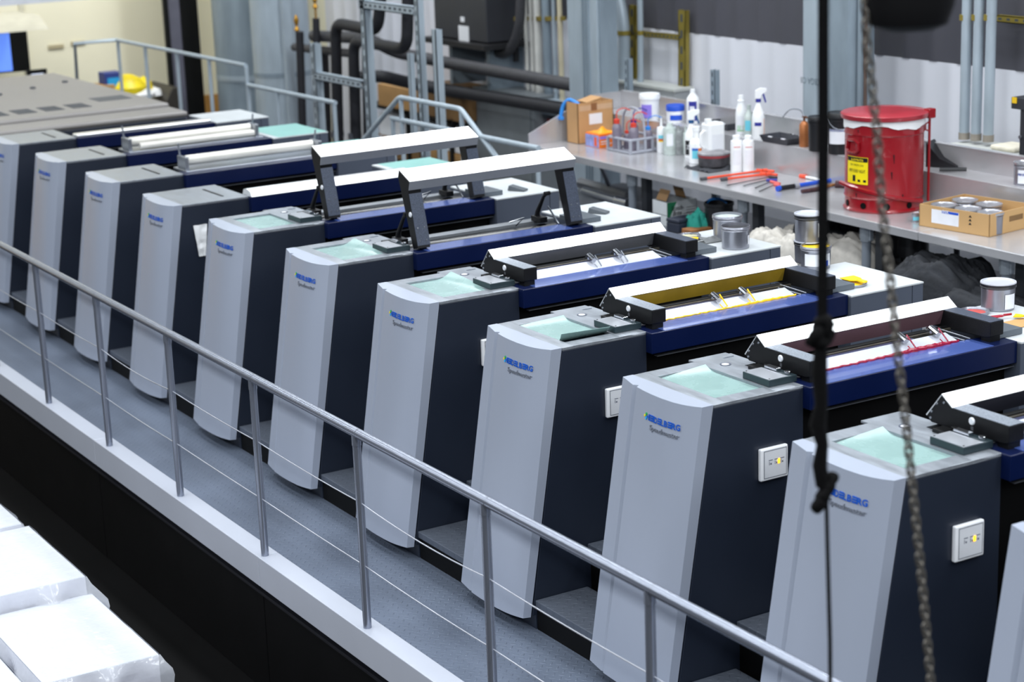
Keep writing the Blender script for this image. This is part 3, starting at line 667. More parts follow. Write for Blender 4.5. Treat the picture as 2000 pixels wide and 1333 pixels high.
# boxes on a rack shelf
CARD = mat('cardboard', '#b98f5a', 0.7, 0, 0.08, 6); CARDD = mat('cardboard_dark', '#7a5c38', 0.7, 0, 0.1, 6)
t = thing('storage_rack', 'low black storage rack behind the strut frame', 'rack')
for z_ in (0.30, 0.86): bx('shelf', BLACK, (-14.3, -12.3, 5.0, 5.5, z_, z_ + .03), t)
for x_ in (-14.25, -13.3, -12.35): bx('upright', BLACK, (x_ - .03, x_ + .03, 5.0, 5.05, 0, .9), t)
def carton(label, px, py, w_, d_, h_, z_, mt, y=5.02, rz=0):
    p = Y(px, py, y); tt = thing('cardboard_box', label, 'box', (p.x, y, z_), rz, 'brown boxes on the rack')
    bx('carton', mt, (-w_ / 2, w_ / 2, 0, d_, 0, h_), tt, .006); bx('tape', mat('tape', '#a77a42', 0.3), (-w_ / 2 - .001, w_ / 2 + .001, d_ * .46, d_ * .54, h_ - .03, h_ + .001), tt)
    return tt
carton('tan cardboard box at the left of the rack top shelf', 772, 170, .85, .4, .24, .89, CARD); carton('dark brown cardboard box at the right of the rack top shelf', 862, 160, .80, .4, .34, .89, CARDD)
carton('dark cardboard box on the lower rack shelf, left', 780, 240, .85, .4, .22, .33, CARDD); carton('brown cardboard box on the lower rack shelf, right', 868, 245, .7, .4, .22, .33, CARD)
t = thing('paper_ream', 'white wrapped stack of paper between the rack shelves', 'paper'); bx('stack', WHITE, (-14.0, -12.2, 5.03, 5.4, .56, .80), t, .005); bx('band', mat('band_grey', '#8a8d92', 0.5), (-13.2, -13.1, 5.025, 5.405, .559, .802), t); bx('carton', CARDD, (-14.1, -12.1, 5.03, 5.45, .551, .56), t)

# wall gear right of the column
t = thing('strut_rack', 'brass coloured strut frame on the wall between the two columns', 'rack'); OL = mat('strut_olive', '#8f8038', 0.45, 0.4)
strut('upright', Y(1234, 160, 5.5), Y(1234, 10, 5.5), .10, OL, t, .05); strut('upright', Y(1331, 175, 5.5), Y(1331, 20, 5.5), .10, OL, t, .05); strut('crossbar', Y(1205, 62, 5.5), Y(1331, 74, 5.5), .045, OL, t, .05)
for px, w_, lb in ((1219, 12, 'curved grey conduit right of the steel column'), (1251, 6, 'straight thin grey conduit inside the brass strut frame')):
    tt = thing('wall_conduit', lb, 'conduit', group='conduits on the rear wall'); a = Y(px, 165, 5.42)
    pts = [a, Y(px, 40, 5.42), Y(px - (20 if w_ > 8 else 2), -40, 5.42)]
    obj('run', MB().tube(bent(pts, .3), S(w_, a), 12).mesh('run', GALV), tt); obj('clamp', MB().lathe([(S(w_ * 1.1, a), -.02), (S(w_ * 1.1, a), .02)], Y(px, 64, 5.42), 12).mesh('clamp', OL), tt)
t = thing('junction_box', 'grey junction box on the wall behind the bench', 'box'); a = Y(1190, 160, 5.35); b_ = Y(1318, 195, 5.35)
bx('casing', mat('jbox_grey', '#9a9ea0', 0.5), (a.x, b_.x, 5.35, 5.55, b_.z - .05, a.z), t, .006); bx('lid', mat('jbox_lid', '#b9bcb8', 0.5), (a.x - .01, b_.x + .01, 5.34, 5.56, a.z, a.z + .03), t, .004)
for n_, (px, py0, py1, lb) in enumerate(((1222, 200, 115, 'short strut post behind the bench near the steel column'), (1391, 215, 137, 'short strut post behind the bench above the white bottles'))):
    tt = thing('strut_post', lb, 'post', group='short strut posts behind the bench'); q1 = Y(px, py1, 4.80); strut('upright', (q1.x, 4.80, 0.0), q1, .055, GALVD, tt)
for px, lb in ((1885, 'left grey conduit of three standing right of the waste can'), (1908, 'middle grey conduit of three standing right of the waste can'), (1932, 'right grey conduit of three standing right of the waste can')):
    tt = thing('wall_conduit', lb, 'conduit', group='conduits on the rear wall'); a = Y(px - 2, 272 + (px - 1885) * .1, 5.25)
    obj('run', MB().tube([a, (a.x, 5.25, 5)], S(10, a), 14).mesh('run', GALV), tt); obj('collar', MB().lathe([(S(11, a), 0), (S(11, a), .05)], a, 14).mesh('collar', mat('collar_rust', '#8d867c', 0.6)), tt)
    obj('clamp', MB().lathe([(S(11, a), -.02), (S(11, a), .02)], Y(px, 34, 5.25), 14).mesh('clamp', OL), tt)
t = thing('wire_trough', 'grey wire trough under the three conduits right of the waste can', 'trough'); a = Y(1852, 285, 5.12); b_ = Y(1990, 300, 5.12)
bx('casing', mat('jbox_grey', '#9a9ea0', 0.5), (a.x, b_.x, 5.12, 5.42, b_.z - .05, a.z), t, .005); bx('lid', mat('jbox_lid', '#b9bcb8', 0.5), (a.x - .01, b_.x + .01, 5.11, 5.43, a.z, a.z + .015), t)
t = thing('folded_rag', 'cream folded rag on the wire trough', 'rag'); c = Y(1965, 277, 5.2); bx('cloth', mat('rag_cream', '#d8d2c0', 0.8, 0, .1, 20, bump=.4, bs=60), (c.x - .12, c.x + .12, 5.16, 5.38, a.z + .015, a.z + .05), t, .015)
t = thing('machine_post', 'dark grey machine post with a yellow warning tag at the right edge', 'post'); a = Y(1975, 195, 4.95)
bx('head', DG, (a.x, a.x + .5, 4.95, 5.2, a.z - .06, a.z + .02), t, .004); bx('column', DG, (a.x + .07, a.x + .5, 4.97, 5.2, 0, a.z - .06), t); c = Y(1981, 196, 4.945); bx('warning_tag', mat('tag_yellow', '#e0b81a', 0.5), (c.x - .02, c.x + .02, 4.943, 4.95, c.z - .02, c.z + .02), t)
obj('screw', MB().lathe([(.012, 0), (.012, .01)], Y(1993, 268, 4.965), 10, M=Matrix.Rotation(PI / 2, 4, 'X')).mesh('screw', STEEL), t)
t = thing('strut_crossbar', 'brass level strut beside the three conduits, top right', 'bar'); strut('crossbar', Y(1945, 36, 5.5), Y(2010, 42, 5.5), .05, OL, t)
# far room: monitor, control desk, yellow things
t = thing('wall_monitor', 'large black wall monitor with a blue window on screen', 'monitor'); a = X(0, 56, -18.3); b_ = X(60, 138, -18.3)
bx('bezel', BLACK, (-18.35, -18.3, a.y - .7, b_.y, b_.z, a.z), t, .005); c = X(25, 135, -18.29); bx('screen', mat('screen_blue', '#5f86e8', 0.4, emit=.9), (-18.299, -18.296, a.y - .66, c.y, b_.z + .02, a.z - .06), t)
t = thing('desk_monitor', 'small dark desk monitor with a bright picture', 'monitor'); a = X(60, 137, -18.0); b_ = X(95, 170, -18.0)
bx('bezel', BLACK, (-18.03, -18.0, a.y - .05, b_.y, b_.z, a.z), t, .004); bx('screen', mat('screen_white', '#c9d4ee', 0.4, emit=.8), (-17.999, -17.997, a.y, b_.y - .05, b_.z, a.z - .05), t)
t = thing('lamp_hood', 'pale grey hanging light hood at the top left', 'lamp'); a = X(0, 32, -17.6); b_ = X(62, 28, -17.6); z0 = X(90, 48, -17.6)
obj('shade', MB().prism([(-18.4, z0.z), (-18.1, a.z), (-17.3, a.z), (-17.0, z0.z), (-17.1, z0.z), (-17.35, a.z - .04), (-18.05, a.z - .04), (-18.3, z0.z)], 'y', a.y - 1.2, b_.y).mesh('shade', mat('hood_pale', '#c9c7bb', 0.5)), t); bx('tube', mat('lamp_tube', '#e8e2cf', 0.4), (-17.8, -17.6, a.y - 1.1, b_.y - .1, a.z - .09, a.z - .05), t)
t = thing('control_desk', 'dark sloped desk at the far left behind the grey housing', 'desk'); a = X(265, 180, -17.2); b_ = X(308, 170, -17.2)
obj('casing', MB().prism([(2.6, .25), (3.62, .78), (3.72, .95), (3.80, .95), (3.80, .5), (3.45, -.2), (2.6, -.2)], 'x', -17.6, -16.8).mesh('casing', mat('desk_black', '#2a2620', 0.5), .01), t)
for nm, lb, ct_, mt_, px, py, w_, h_ in (('plastic_bag', 'yellow plastic bag lying on the far desk', 'bag', mat('bag_yellow', '#e6cf1e', 0.4, 0, .2, 9), 248, 162, .46, .22), ('paper_roll', 'white crumpled paper on the far desk', 'paper', WHITE, 262, 178, .5, .14), ('white_jug', 'white jug left of the yellow bag on the far desk', 'jug', WHITE, 226, 178, .16, .34), ('blue_carton', 'dark blue printed carton on the far desk', 'box', mat('carton_navy', '#2e3f86', 0.5), 217, 165, .22, .3), ('cardboard_flap', 'tan cardboard flap at the left end of the far desk', 'box', CARD, 193, 178, .3, .16)):
    p = X(px, py, -17.1); tt = thing(nm, lb, ct_, (p.x, p.y, p.z - h_ / 2))
    if nm in ('plastic_bag', 'paper_roll'):
        rn = random.Random(px); obj('heap', MB().lathe([(w_ * .5, 0), (w_ * .52, h_ * .3), (w_ * .38, h_ * .7), (w_ * .15, h_ * .95), (0, h_)], n=14).mesh('heap', mt_), tt); obj('fold', MB().lathe([(w_ * .25, 0), (w_ * .2, h_ * .5), (0, h_ * .8)], (0, w_ * .45, 0), 10).mesh('fold', mt_), tt)
    elif nm == 'white_jug': obj('bottle', MB().lathe([(w_ * .5, 0), (w_ * .5, h_ * .6), (w_ * .2, h_ * .8), (w_ * .2, h_)], n=14).mesh('bottle', mt_), tt); obj('cap', MB().lathe([(w_ * .25, h_), (w_ * .25, h_ * 1.1)], n=12).mesh('cap', LOGOB), tt)
    else: bx('carton', mt_, (-w_ / 2, w_ / 2, -w_ / 2, w_ / 2, 0, h_), tt, .006); bx('print', LOGOC if nm == 'blue_carton' else CARDD, (w_ / 2, w_ / 2 + .001, -w_ * .35, w_ * .35, h_ * .3, h_ * .8), tt)
t = thing('wall_switch', 'pale switch boxes on the cream wall', 'switch'); c = X(110, 92, -18.97)
bx('plate', mat('switch_tan', '#b8ae90', 0.5), (-18.995, -18.97, c.y - .1, c.y + .1, c.z - .02, c.z + .03), t, .003); bx('plate', mat('switch_tan', '#b8ae90', 0.5), (-18.995, -18.97, c.y + .2, c.y + .38, c.z, c.z + .05), t, .003)
# ------------------------------------------------------------ steel bench with raised rear shelf
from mathutils import noise as mnoise
STAIN = mat('stainless', '#bcbcbf', 0.22, 0.45, 0.08, 2.5, rvar=0.35)
STAIND = mat('stainless_edge', '#8f9094', 0.35, 0.8, 0.15, 8)
SZ, RY, BY, BF, BLX, BRX = 1.42, 4.47, 4.72, 3.76, -8.77, -1.0
t = thing('steel_bench', 'long stainless steel workbench with a raised rear shelf and splash panels', 'workbench')
sx = G(1798, 452, BZ).x
for a, b in ((BLX, sx - .002), (sx + .002, BRX)): bx('worktop', STAIN, (a, b, BF, RY, BZ - .06, BZ), t, .006)
bx('riser', STAIN, (BLX + .02, BRX, RY, RY + .02, BZ - .06, SZ), t, .003); bx('rear_shelf', STAIN, (BLX + .02, BRX, RY + .02, BY, SZ - .02, SZ), t, .003)
bx('back_splash', STAIN, (BLX, BRX, BY, BY + .02, BZ - .06, 1.565), t, .002)
bx('splash_lip', STAIN, (BLX, BRX, BY - .005, BY + .045, 1.565, 1.572), t)
obj('end_splash', MB().prism([(BF, BZ - .06), (BF, 1.293), (4.28, 1.51), (4.45, 1.565), (BY, 1.565), (BY, BZ - .06)], 'x', BLX - .012, BLX).mesh('end_splash', STAIN), t)
for px, py in ((1235, 360), (1452, 420), (1692, 500), (1965, 560), (2300, 660)):
    p = Y(px, py, 3.88)
    obj('leg', MB().lathe([(.032, .80), (.032, 1.10)], (p.x, 3.88, 0), 14).mesh('leg', mat('leg_grey', '#6e7680', 0.45)), t)
    obj('clamp', MB().lathe([(.042, 0), (.042, .11)], (p.x, 3.88, 1.02), 14).box(p.x - .055, p.x + .055, 3.865, 3.895, 1.03, 1.11).mesh('clamp', mat('leg_light', '#8b939b', 0.4, 0.3), .004), t)
    bx('upright', mat('upright_dark', '#33373e', 0.5), (p.x - .035, p.x + .035, 3.99, 4.05, .80, BZ - .06), t)
for px in (1160, 1560, 1860):
    p = Y(px, 340, 3.9); obj('brace', MB().tube([(p.x, 3.95, 1.14), (p.x - .35, 4.3, .80)], .02, 8).mesh('brace', STEEL), t)

HF = Vector((FWD.x, FWD.y, 0)).normalized(); VA = math.atan2(-HF.y, -HF.x)      # direction from a thing to the viewpoint
def H(n, p): return S(n, p) / .966
def base(px, py, z, wpx): 
    p = G(px, py, z); return p + HF * S(wpx / 2, p)
def arc(mb, r, z0, z1, a0, a1, n=10):
    v = []
    for k_ in range(n + 1):
        a = VA + a0 + (a1 - a0) * k_ / n
        for rr, z in ((r, z0), (r, z1)): v.append((rr * math.cos(a), rr * math.sin(a), z))
    return mb.add(v, [(2 * k_, 2 * k_ + 2, 2 * k_ + 3, 2 * k_ + 1) for k_ in range(n)])
def text_cyl(name, txt, wid, h, r, z, mt, parent, bold=0.0, off=0.0):
    me = text_mesh(txt, 1.0, mt, 0, bold); xs = [v.co.x for v in me.vertices]; ys = [v.co.y for v in me.vertices]; c = (max(xs) + min(xs)) / 2; s = wid / (max(xs) - min(xs))
    for v in me.vertices:
        a = VA + off + (v.co.x - c) * s / r; v.co = Vector((r * math.cos(a), r * math.sin(a), z + v.co.y * h))
    me.update(); return obj(name, me, parent)
P_WHITE = mat('hdpe_white', '#eceef0', 0.35, 0, .02, 5); P_CLEAR = mat('hdpe_cloudy', '#b9c4c0', 0.35, 0, .15, 30); P_GREY = mat('plastic_grey', '#8d8f98', 0.4)
P_BLUE = mat('cap_blue', '#1f4fc0', 0.4); P_LBLUE = mat('cap_light_blue', '#2f86d8', 0.4); P_RED = mat('cap_red', '#d0402e', 0.4); P_NAVY = mat('label_navy', '#2b2f8e', 0.5); P_BLK = mat('plastic_black', '#15161a', 0.4)
P_GREEN = mat('label_green', '#3fae4a', 0.5); P_CYAN = mat('label_cyan', '#6cc8dc', 0.5); P_PURP = mat('label_purple', '#8f7bd8', 0.5); P_PAPER = mat('label_paper', '#e2e4ea', 0.5); P_ORNG = mat('label_orange', '#e8801c', 0.5); P_YEL = mat('paint_yellow', '#f2cc12', 0.35)
P_SOLV = mat('solvent_dark', '#77707e', 0.3, 0, .1, 20)
def vessel(name, label, cat, px, py, z, hpx, wpx, parts, labels=(), group=None, n=20):
    """parts: (part, material, [(r of half width, height share)...]); labels: (material, z0, z1, half angle, offset angle)"""
    c = base(px, py, z, wpx); r = S(wpx / 2, c); h = H(hpx, c); tt = thing(name, label, cat, c, 0, group)
    for pn, mt, prof in parts: obj(pn, MB().lathe([(a * r, b * h) for a, b in prof], n=n).mesh(pn, mt), tt)
    for mt, z0, z1, ha, of in labels: obj('label', arc(MB(), r * 1.015, z0 * h, z1 * h, of - ha, of + ha).mesh('label', mt), tt)
    return tt, r, h
BOT = [(.9, 0), (1, .03), (1, .55), (.92, .64), (.45, .80), (.40, .86)]
# on the raised shelf
tt, r, h = vessel('plastic_bucket', 'white bucket with purple label on the shelf', 'bucket', 1271, 237, SZ, 50, 40, [('tub', P_WHITE, [(.86, 0), (.95, .80)]), ('lid', P_WHITE, [(1.03, .80), (1.03, .95), (.98, 1.0)])], [(P_PURP, .12, .62, .55, -.45)])
vessel('plastic_tub', 'squat white tub with blue lid on the shelf', 'tub', 1321, 240, SZ, 32, 36, [('tub', P_WHITE, [(.94, 0), (.98, .66)]), ('lid', P_BLUE, [(1.02, .66), (1.02, .93), (.97, 1.0)])], [(P_BLUE, .14, .44, .7, 0)])
vessel('round_bottle', 'tall white bottle with navy label on the shelf', 'bottle', 1355, 243, SZ, 65, 25, [('bottle', P_WHITE, [(.9, 0), (1, .03), (1, .66), (.9, .75), (.4, .87)]), ('cap', P_WHITE, [(.40, .87), (.38, 1.0)])], [(P_NAVY, .1, .66, .65, -.15), (P_PAPER, .12, .52, .4, -.25)])
vessel('detergent_bottle', 'slim white bottle with green label on the shelf', 'bottle', 1449, 264, SZ, 74, 22, [('bottle', P_WHITE, [(.9, 0), (1, .03), (.98, .52), (.85, .66), (.62, .76), (.58, .84)]), ('cap', P_WHITE, [(.66, .84), (.66, .87), (.5, .88), (.48, 1.0)])], [(P_PAPER, .12, .48, .9, 0), (P_GREEN, .10, .24, .92, 0)])
vessel('clear_bottle', 'cloudy clear bottle with cyan label beside the green labelled one', 'bottle', 1464, 268, SZ, 60, 19, [('bottle', P_CLEAR, BOT), ('cap', P_CLEAR, [(.42, .86), (.42, 1)])], [(P_CYAN, .2, .52, .6, -.4)])
def spray(label, px, py, z, hpx, wpx, bodym, headm, trig, lab=(), group=None):
    tt, r, h = vessel('spray_bottle', label, 'bottle', px, py, z, hpx, wpx, [('bottle', bodym, [(.9, 0), (1, .03), (1, .42), (.85, .52), (.42, .66), (.36, .72)]), ('collar', trig, [(.42, .72), (.42, .79)])], lab, group)
    hd = MB().prism([(-.55 * r, .79 * h), (.35 * r, .79 * h), (.45 * r, .86 * h), (1.25 * r, .93 * h), (1.25 * r, .99 * h), (.3 * r, 1.0 * h), (-.5 * r, .95 * h)], 'y', -.3 * r, .3 * r, M=Matrix.Rotation(1.0, 4, 'Z'))
    obj('spray_head', hd.mesh('spray_head', headm, .002), tt)
    tg = MB().prism([(.55 * r, .90 * h), (.85 * r, .90 * h), (1.25 * r, .72 * h), (1.05 * r, .70 * h)], 'y', -.2 * r, .2 * r, M=Matrix.Rotation(1.0, 4, 'Z'))
    obj('trigger', tg.mesh('trigger', trig, .001), tt); return tt, r, h
spray('white spray bottle with navy trigger on the shelf', 1483, 272, SZ, 95, 25, P_WHITE, P_WHITE, P_NAVY, [(P_NAVY, .26, .33, .55, -.2), (P_ORNG, .08, .40, .06, .9)])
def tray(label, px, py, z, lx, ly, hh, rz, scraps):
    c = G(px, py, z); tt = thing('paint_tray', label, 'tray', c, rz); m = MB(); w0, w1 = .86, 1.0
    ring = lambda s_, z_: [Vector((a * lx * s_, b * ly * s_, z_)) for a, b in ((-.5, -.5), (.5, -.5), (.5, .5), (-.5, .5))]
    m.loft([ring(.84, 0), ring(1, hh), ring(.96, hh), ring(.80, .008)]); obj('tray_body', m.mesh('tray_body', mat('tray_black', '#2b2d35', 0.45, 0, .2, 20), 0), tt)
    rn = random.Random(px); s = MB()
    for k_ in range(9):
        q = ring(rn.uniform(.86, .99), hh * rn.uniform(.8, 1.0)); a = q[rn.randrange(4)]; b2 = Vector((rn.uniform(-.45, .45) * lx, rn.choice((-.5, .5)) * ly * .97, hh + .001))
        s.box(b2.x - .008, b2.x + .012, b2.y - .006, b2.y + .006, hh - .004, hh + .002)
    obj('paint_splashes', s.mesh('paint_splashes', P_PAPER), tt); return tt
tray('black paint tray on the shelf behind the jug', 1418, 250, SZ, .30, .20, .055, 0, 0); tray('black paint tray with white splashes on the shelf beside the oil can', 1530, 278, SZ, .34, .20, .05, 0, 0)
tt, r, h = vessel('oil_can', 'copper oil can with a curved spout on the shelf', 'oil can', 1572, 288, SZ, 48, 19, [('can', mat('copper_paint', '#a8683c', 0.4, 0.4, .15, 15), [(.95, 0), (1, .02), (1, .86), (.6, .98), (.2, 1.02)]), ('pump', mat('brass_dark', '#7a4a2a', 0.4, 0.6), [(.22, 1.0), (.22, 1.16), (.5, 1.17), (.5, 1.2)])])
obj('spout', MB().tube(bent([(0, 0, h * 1.15), (-.02, -.01, h * 1.45), (-.10, -.05, h * 1.5), (-.155, -.08, h * 1.12)], .06), .006, 8).mesh('spout', STEEL), tt)
obj('lever', MB().tube([(0, 0, h * 1.17), (.05, .03, h * 1.12)], .006, 6).mesh('lever', mat('brass_dark', '#7a4a2a', 0.4, 0.6)), tt)
for lb, px, py, hp, wp, lab in (('plain black bucket with wire handle on the shelf', 1600, 297, 65, 38, ()), ('black bucket with blue and white label on the shelf', 1642, 303, 78, 46, [(P_PAPER, .26, .62, 1.0, -.15), (P_BLUE, .56, .62, 1.0, -.15)])):
    tt, r, h = vessel('black_bucket', lb, 'bucket', px, py, SZ, hp, wp, [('tub', P_BLK, [(.9, 0), (.97, .78), (1.02, .79), (1.02, .84), (.98, .85)]), ('lid', P_BLK, [(1.04, .86), (1.04, .97), (.98, 1.0), (.9, .985)])], lab)
    obj('handle', MB().tube([(math.cos(VA + 1.2 + k_ * .1) * r * 1.05, math.sin(VA + 1.2 + k_ * .1) * r * 1.05, h * (.62 + .02 * k_)) for k_ in range(8)] if not lab else [(math.cos(VA - 1.4 + k_ * .4) * r * 1.05, math.sin(VA - 1.4 + k_ * .4) * r * 1.05, h * (.86 - .25 * math.sin(k_ / 7 * PI))) for k_ in range(8)], .003, 6).mesh('handle', STEEL), tt)
# on the worktop
a = G(1130, 282, BZ); 
t = thing('cardboard_box', 'tall open cardboard box with a white label at the left end of the bench', 'box', (a.x, a.y, BZ)); KR = mat('kraft', '#bd9263', 0.7, 0, .06, 6)
w_, d_, h_ = .175, .36, .345; m = MB()
for q in ((-w_, -w_ + .005, 0, d_), (-.005, 0, 0, d_), (-w_, 0, 0, .005), (-w_, 0, d_ - .005, d_)): m.box(q[0], q[1], q[2], q[3], 0, h_)
m.box(-w_, 0, 0, d_, 0, .004); obj('carton', m.mesh('carton', KR), t)
obj('flap', MB().box(-.165, .0, 0, .004, 0, .15).mesh('flap', KR), t, (0, .10, h_), (-1.35, 0, 0)); bx('label', WHITE, (0, .001, .115, .245, .155, .245), t); bx('tape', mat('tape_clear', '#c8a583', 0.3), (0, .0008, .02, .35, .275, .32), t)
bx('stamp', mat('stamp_brown', '#8a5c36', 0.6), (.0008, .0014, .135, .195, .27, .335), t); obj('recycling_mark', MB().tube([(.001, .275 + .018 * math.cos(k_), .05 + .018 * math.sin(k_)) for k_ in (0, 1, 2, 3, 4, 5)], .003, 5, closed=True).mesh('recycling_mark', mat('stamp_brown', '#8a5c36', 0.6)), t)
tt = thing('blue_strap', 'bright blue plastic strap hooked over the corner of the cardboard box', 'strap'); q0 = Vector((a.x - .175, a.y + .03, BZ + h_))
obj('band', MB().tube(bent([q0 + Vector((.11, .03, -.02)), q0 + Vector((.0, .0, .02)), q0 + Vector((-.05, -.03, -.03)), q0 + Vector((-.06, -.05, -.13))], .05), .017, 8).mesh('band', P_LBLUE), tt); obj('buckle', MB().box(-.03, .03, -.015, .015, -.03, .0).mesh('buckle', P_LBLUE, .006), tt, q0 + Vector((-.06, -.05, -.13)))
a = G(1170, 290.5, BZ); t = thing('glove_box', 'orange and blue glove box before the cardboard box', 'box', (a.x, a.y, BZ))
bx('carton', mat('glove_orange', '#f07818', 0.45, 0, .04, 20), (-.20, 0, 0, .205, 0, .118), t, .003); bx('side_print', mat('glove_blue', '#8a93c8', 0.5, 0, .35, 22), (-.20, 0, -.001, 0, .004, .105), t); bx('print_band', P_PURP, (0, .001, .01, .20, .075, .098), t); bx('print_lines', P_PAPER, (0, .001, .02, .13, .030, .036), t); bx('print_lines', P_PAPER, (0, .001, .02, .10, .05, .058), t); bx('glove_print', mat('glove_red', '#e05a30', 0.5), (-.07, -.03, -.0015, -.001, .015, .09), t)
obj('glove_tuft', MB().grid(lambda u, v: Vector((-.19 + .18 * u, .03 + .15 * v, .119 + .03 * math.sin(u * 3.1) * math.sin(v * 3.1) * (1 + .6 * math.sin(u * 9 + v * 7)))), 10, 10).mesh('glove_tuft', mat('glove_tuft', '#f6a018', 0.5), solid=.001), t)
a = G(1212, 256, BZ); t = thing('open_carton', 'open white topped carton behind the cardboard box', 'box', (a.x, a.y, BZ))
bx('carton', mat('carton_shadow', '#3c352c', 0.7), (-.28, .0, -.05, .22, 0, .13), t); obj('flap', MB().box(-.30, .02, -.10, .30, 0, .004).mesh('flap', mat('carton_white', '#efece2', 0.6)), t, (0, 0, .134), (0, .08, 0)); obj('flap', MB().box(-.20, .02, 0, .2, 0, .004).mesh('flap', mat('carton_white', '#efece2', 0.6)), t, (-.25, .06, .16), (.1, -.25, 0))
# bottle carrier with wash bottles
za = BZ + .115; a = G(1196, 265, za); b_ = G(1231, 275, za); c = G(1282, 266, za)
cx0, cx1, cy0, cy1 = a.x, b_.x, b_.y, c.y
t = thing('bottle_carrier', 'grey plastic bottle carrier with an arched handle on the bench', 'carrier'); PG = mat('carrier_grey', '#9b9ea9', 0.45)
def rr(z, k_=.03): 
    o = []
    for (ux, uy, a0) in ((cx1 - k_, cy0 + k_, -PI / 2), (cx1 - k_, cy1 - k_, 0), (cx0 + k_, cy1 - k_, PI / 2), (cx0 + k_, cy0 + k_, PI)):
        for q in range(4): o.append((ux + k_ * math.cos(a0 + q * PI / 6), uy + k_ * math.sin(a0 + q * PI / 6), z))
    return o
obj('rim', MB().tube(rr(za), .011, 8, closed=True).mesh('rim', PG), t); obj('base_rim', MB().tube(rr(BZ + .013), .012, 8, closed=True).mesh('base_rim', PG), t)
bx('floor_plate', PG, (cx0, cx1, cy0, cy1, BZ, BZ + .008), t)
for px_, py_ in [(cx1, cy0 + (cy1 - cy0) * f) for f in (.0, .25, .5, .75, 1.0)] + [(cx0 + (cx1 - cx0) * f, cy0) for f in (0, .5)] + [(cx0, cy1)]: obj('slat', MB().box(px_ - .008, px_ + .008, py_ - .012, py_ + .012, BZ, za).mesh('slat', PG, .003), t)
my = (cy0 + cy1) / 2; hx = (cx0 + cx1) / 2
obj('handle', MB().tube(bent([(cx0, my, za), (cx0 + .02, my, za + .20), (hx, my, za + .25), (cx1 - .02, my, za + .20), (cx1, my, za)], .08), .010, 8).mesh('handle', PG), t)
k_ = 0
for lb, fx, fy, hh, rr_, cap in (('wash bottle with red cap, tall one at the left of the carrier', .28, .10, .255, .040, P_RED), ('wash bottle with red cap at the front of the carrier', .80, .27, .235, .040, P_RED), ('small bottle with red cap in the middle of the carrier', .30, .42, .15, .028, P_RED),
                             ('wash bottle with dark blue cap at the rear of the carrier', .25, .70, .235, .040, P_NAVY), ('wash bottle with light blue cap at the right of the carrier', .78, .78, .19, .036, P_LBLUE)):
    x_ = cx0 + (cx1 - cx0) * fx; y_ = cy0 + (cy1 - cy0) * fy; tt = thing('wash_bottle', lb, 'bottle', (x_, y_, BZ + .008), 0, 'wash bottles in the carrier')
    obj('bottle', MB().lathe([(rr_ * .95, 0), (rr_, .01), (rr_, hh * .70), (rr_ * .85, hh * .80), (rr_ * .55, hh * .86)], n=16).mesh('bottle', P_SOLV), tt); obj('cap', MB().lathe([(rr_ * .62, hh * .86), (rr_ * .62, hh), (rr_ * .2, hh * 1.02)], n=14).mesh('cap', cap), tt)
    obj('tube', MB().tube(bent([(0, 0, hh), (.0, .0, hh + .07), (.04, .05, hh + .095), (.07, .09, hh + .07)], .03), .0045, 6).mesh('tube', cap), tt)
# jars, squeeze bottles
vessel('squeeze_bottle', 'small white squeeze bottle with striped label beside the carrier', 'bottle', 1293, 300, BZ, 66, 18, [('bottle', P_WHITE, [(.9, 0), (1, .02), (1, .62), (.9, .72), (.85, .74)]), ('nozzle', P_WHITE, [(.3, .74), (.12, 1.0)])], [(P_CYAN, .42, .52, .8, 0), (P_YEL, .33, .37, .8, 0), (P_RED, .37, .42, .8, 0)])
vessel('cloudy_jar', 'wide cloudy plastic jar on the bench, the largest of the cloudy ones', 'jar', 1310, 304, BZ, 60, 26, [('jar', P_CLEAR, [(.95, 0), (1, .02), (1, .78), (.92, .86)]), ('lid', P_CLEAR, [(.6, .86), (.35, 1.0)])], [(P_PAPER, .3, .68, .5, -.1)])
GRIME = mat('grimy_plastic', '#8b8f90', 0.4, 0, .35, 30)
vessel('cloudy_jar', 'grimy grey jar right of the largest cloudy jar', 'jar', 1327, 303, BZ, 56, 19, [('jar', GRIME, [(.95, 0), (1, .02), (1, .7), (.85, .8)]), ('lid', GRIME, [(.5, .8), (.1, 1.0)])])
vessel('squeeze_bottle', 'cloudy squeeze bottle left of the black labelled spray bottle', 'bottle', 1340, 302, BZ, 54, 16, [('bottle', P_CLEAR, [(.9, 0), (1, .02), (1, .62), (.6, .75)]), ('nozzle', P_CLEAR, [(.3, .75), (.12, 1.0)])])
tt, r, h = spray('white spray bottle with black label and teal trigger on the bench', 1352, 311, BZ, 92, 26, P_WHITE, P_WHITE, mat('trigger_teal', '#1c4f80', 0.4), [(P_BLK, .08, .38, 1.0, -.2)])
text_cyl('lettering', 'ZEP', r * 1.2, .05, r * 1.03, h * .20, P_PAPER, tt, .02, -.3)
tt, r, h = vessel('cleaner_bottle', 'white cleaner bottle with blue and orange label at the front of the bench', 'bottle', 1362, 321, BZ, 64, 28, [('bottle', P_WHITE, [(.92, 0), (1, .02), (1, .58), (.9, .66), (.5, .74), (.46, .95)]), ('cap', P_WHITE, [(.55, .95), (.55, 1.08)])], [(P_CYAN, .16, .46, .75, 0), (P_BLUE, .40, .47, .45, -.32), (P_ORNG, .36, .47, .28, .42)])
a = G(1380, 322, BZ); t = thing('flat_jug', 'white flat sided jug with a printed sheet label on the bench', 'jug', (a.x, a.y, BZ))
